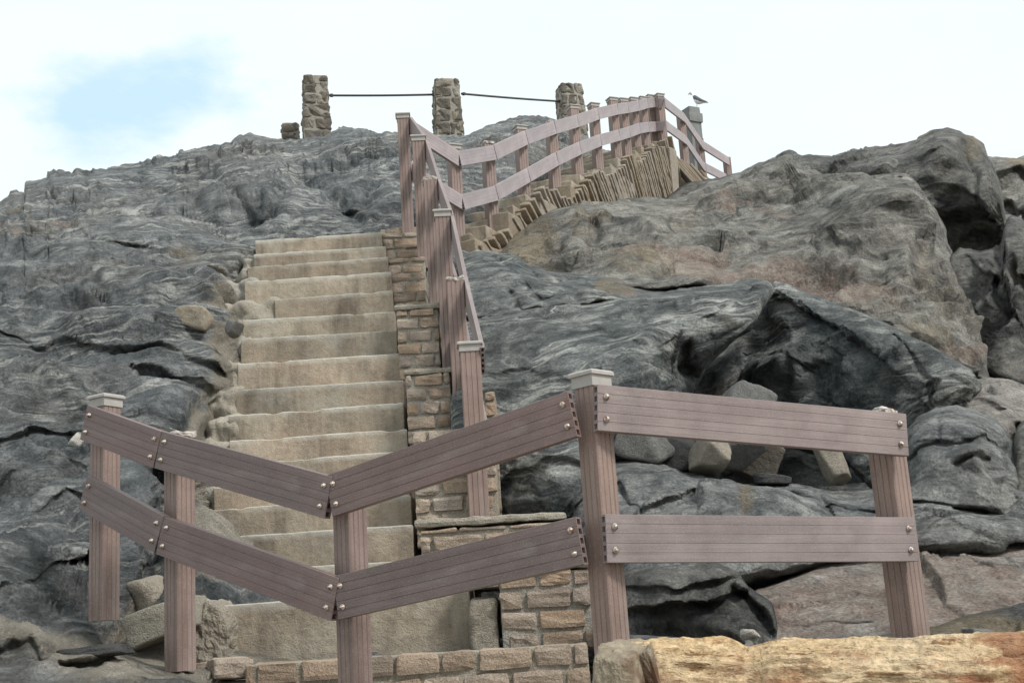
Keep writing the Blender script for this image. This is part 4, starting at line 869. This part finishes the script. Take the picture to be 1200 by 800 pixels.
# ------------------------------------------------------------------ ground sheet
def gz(x, y):
    r1 = np.clip((y+1)/4.4, 0, 1); r1 = r1*r1*(3-2*r1); fall = 1/(1+np.exp((np.abs(x)-9)/1.5)); fb = 1/(1+np.exp((y-12)/1.2))
    return -.3 + 1.42*r1*fall*fb
xs = np.concatenate([[-3000,-400,-80,-30],np.linspace(-14,14,90),[30,80,400,3000]]); ys = np.concatenate([[-3000,-300,-40,-12],np.linspace(-6,16,90),[30,80,400,3000]])
X, Yg = np.meshgrid(xs, ys, indexing='ij'); Z = gz(X, Yg)+.03*fbm(np.stack([X*.9, Yg*.9, X*0], -1), 3)*(np.abs(X) < 20)
ii = np.arange(X.size).reshape(X.shape); a = ii[:-1, :-1].ravel(); b = ii[1:, :-1].ravel(); c = ii[1:, 1:].ravel(); d = ii[:-1, 1:].ravel()
o = mesh_obj('ground', np.stack([X, Yg, Z], -1).reshape(-1, 3), np.stack([a, b, c, d], 1).tolist(), M['sand'], None, None, True)
tag(o, 'sandy beach ground at the foot of the rocks', None, None, 'structure')

# ------------------------------------------------------------------ sky and sun
W = bpy.data.worlds.new('World'); S.world = W; W.use_nodes = True; nt = W.node_tree; N = nt.nodes; Lk = nt.links; bg = N['Background']
SUN_EL, SUN_AZ = R(50), R(126)   # azimuth clockwise from +Y: behind the camera, to the right
sk = N.new('ShaderNodeTexSky'); sk.sky_type = 'NISHITA'; sk.sun_disc = False; sk.sun_elevation = SUN_EL; sk.sun_rotation = SUN_AZ; sk.air_density = 1; sk.dust_density = 1.5
tc = N.new('ShaderNodeTexCoord')
mp = N.new('ShaderNodeMapping'); mp.inputs['Scale'].default_value = (1, 1, 2.2); Lk.new(tc.outputs['Generated'], mp.inputs[0])
nz = N.new('ShaderNodeTexNoise'); nz.inputs['Scale'].default_value = 6; nz.inputs['Detail'].default_value = 7; nz.inputs['Roughness'].default_value = .58; Lk.new(mp.outputs[0], nz.inputs['Vector'])
# a break in the overcast: clear patch around one sky direction
dirn = Vector(ray(165., 112.)).normalized()
dp = N.new('ShaderNodeVectorMath'); dp.operation = 'SUBTRACT'; Lk.new(tc.outputs['Generated'], dp.inputs[0]); dp.inputs[1].default_value = dirn
ms = N.new('ShaderNodeVectorMath'); ms.operation = 'MULTIPLY'; Lk.new(dp.outputs[0], ms.inputs[0]); ms.inputs[1].default_value = (5.2, 5.2, 17)
ln = N.new('ShaderNodeVectorMath'); ln.operation = 'LENGTH'; Lk.new(ms.outputs[0], ln.inputs[0])
ad = N.new('ShaderNodeMath'); ad.operation = 'MULTIPLY_ADD'; Lk.new(nz.outputs[0], ad.inputs[0]); ad.inputs[1].default_value = 3.4; Lk.new(ln.outputs['Value'], ad.inputs[2])
cr = N.new('ShaderNodeValToRGB'); cr.color_ramp.elements[0].position = .66; cr.color_ramp.elements[1].position = .92
dv = N.new('ShaderNodeMath'); dv.operation = 'MULTIPLY'; dv.inputs[1].default_value = .4; Lk.new(ad.outputs[0], dv.inputs[0]); Lk.new(dv.outputs[0], cr.inputs[0])
cl = N.new('ShaderNodeMix'); cl.data_type = 'RGBA'; Lk.new(nz.outputs[0], cl.inputs[0]); cl.inputs[6].default_value = (7.2, 8.35, 8.7, 1); cl.inputs[7].default_value = (8.2, 8.7, 8.75, 1)
mx = N.new('ShaderNodeMix'); mx.data_type = 'RGBA'; Lk.new(cr.outputs[0], mx.inputs[0]); Lk.new(cl.outputs[2], mx.inputs[7])
bl = N.new('ShaderNodeMix'); bl.data_type = 'RGBA'; bl.inputs[0].default_value = .88; Lk.new(sk.outputs[0], bl.inputs[6]); bl.inputs[7].default_value = (5.7, 7.7, 8.75, 1); Lk.new(bl.outputs[2], mx.inputs[6])
Lk.new(mx.outputs[2], bg.inputs['Color']); bg.inputs['Strength'].default_value = .1
sd = bpy.data.lights.new('sun', 'SUN'); sd.energy = 2.9; sd.angle = R(12); sd.color = (1, .96, .9); so = bpy.data.objects.new('sun', sd); COL.objects.link(so)
dvec = Vector((math.sin(SUN_AZ)*math.cos(SUN_EL), math.cos(SUN_AZ)*math.cos(SUN_EL), math.sin(SUN_EL))); so.rotation_euler = dvec.to_track_quat('Z', 'Y').to_euler(); so.location = (6, -8, 15)
S.view_settings.view_transform = 'Standard'; S.view_settings.look = 'None'; S.view_settings.exposure = .3; S.view_settings.gamma = 1
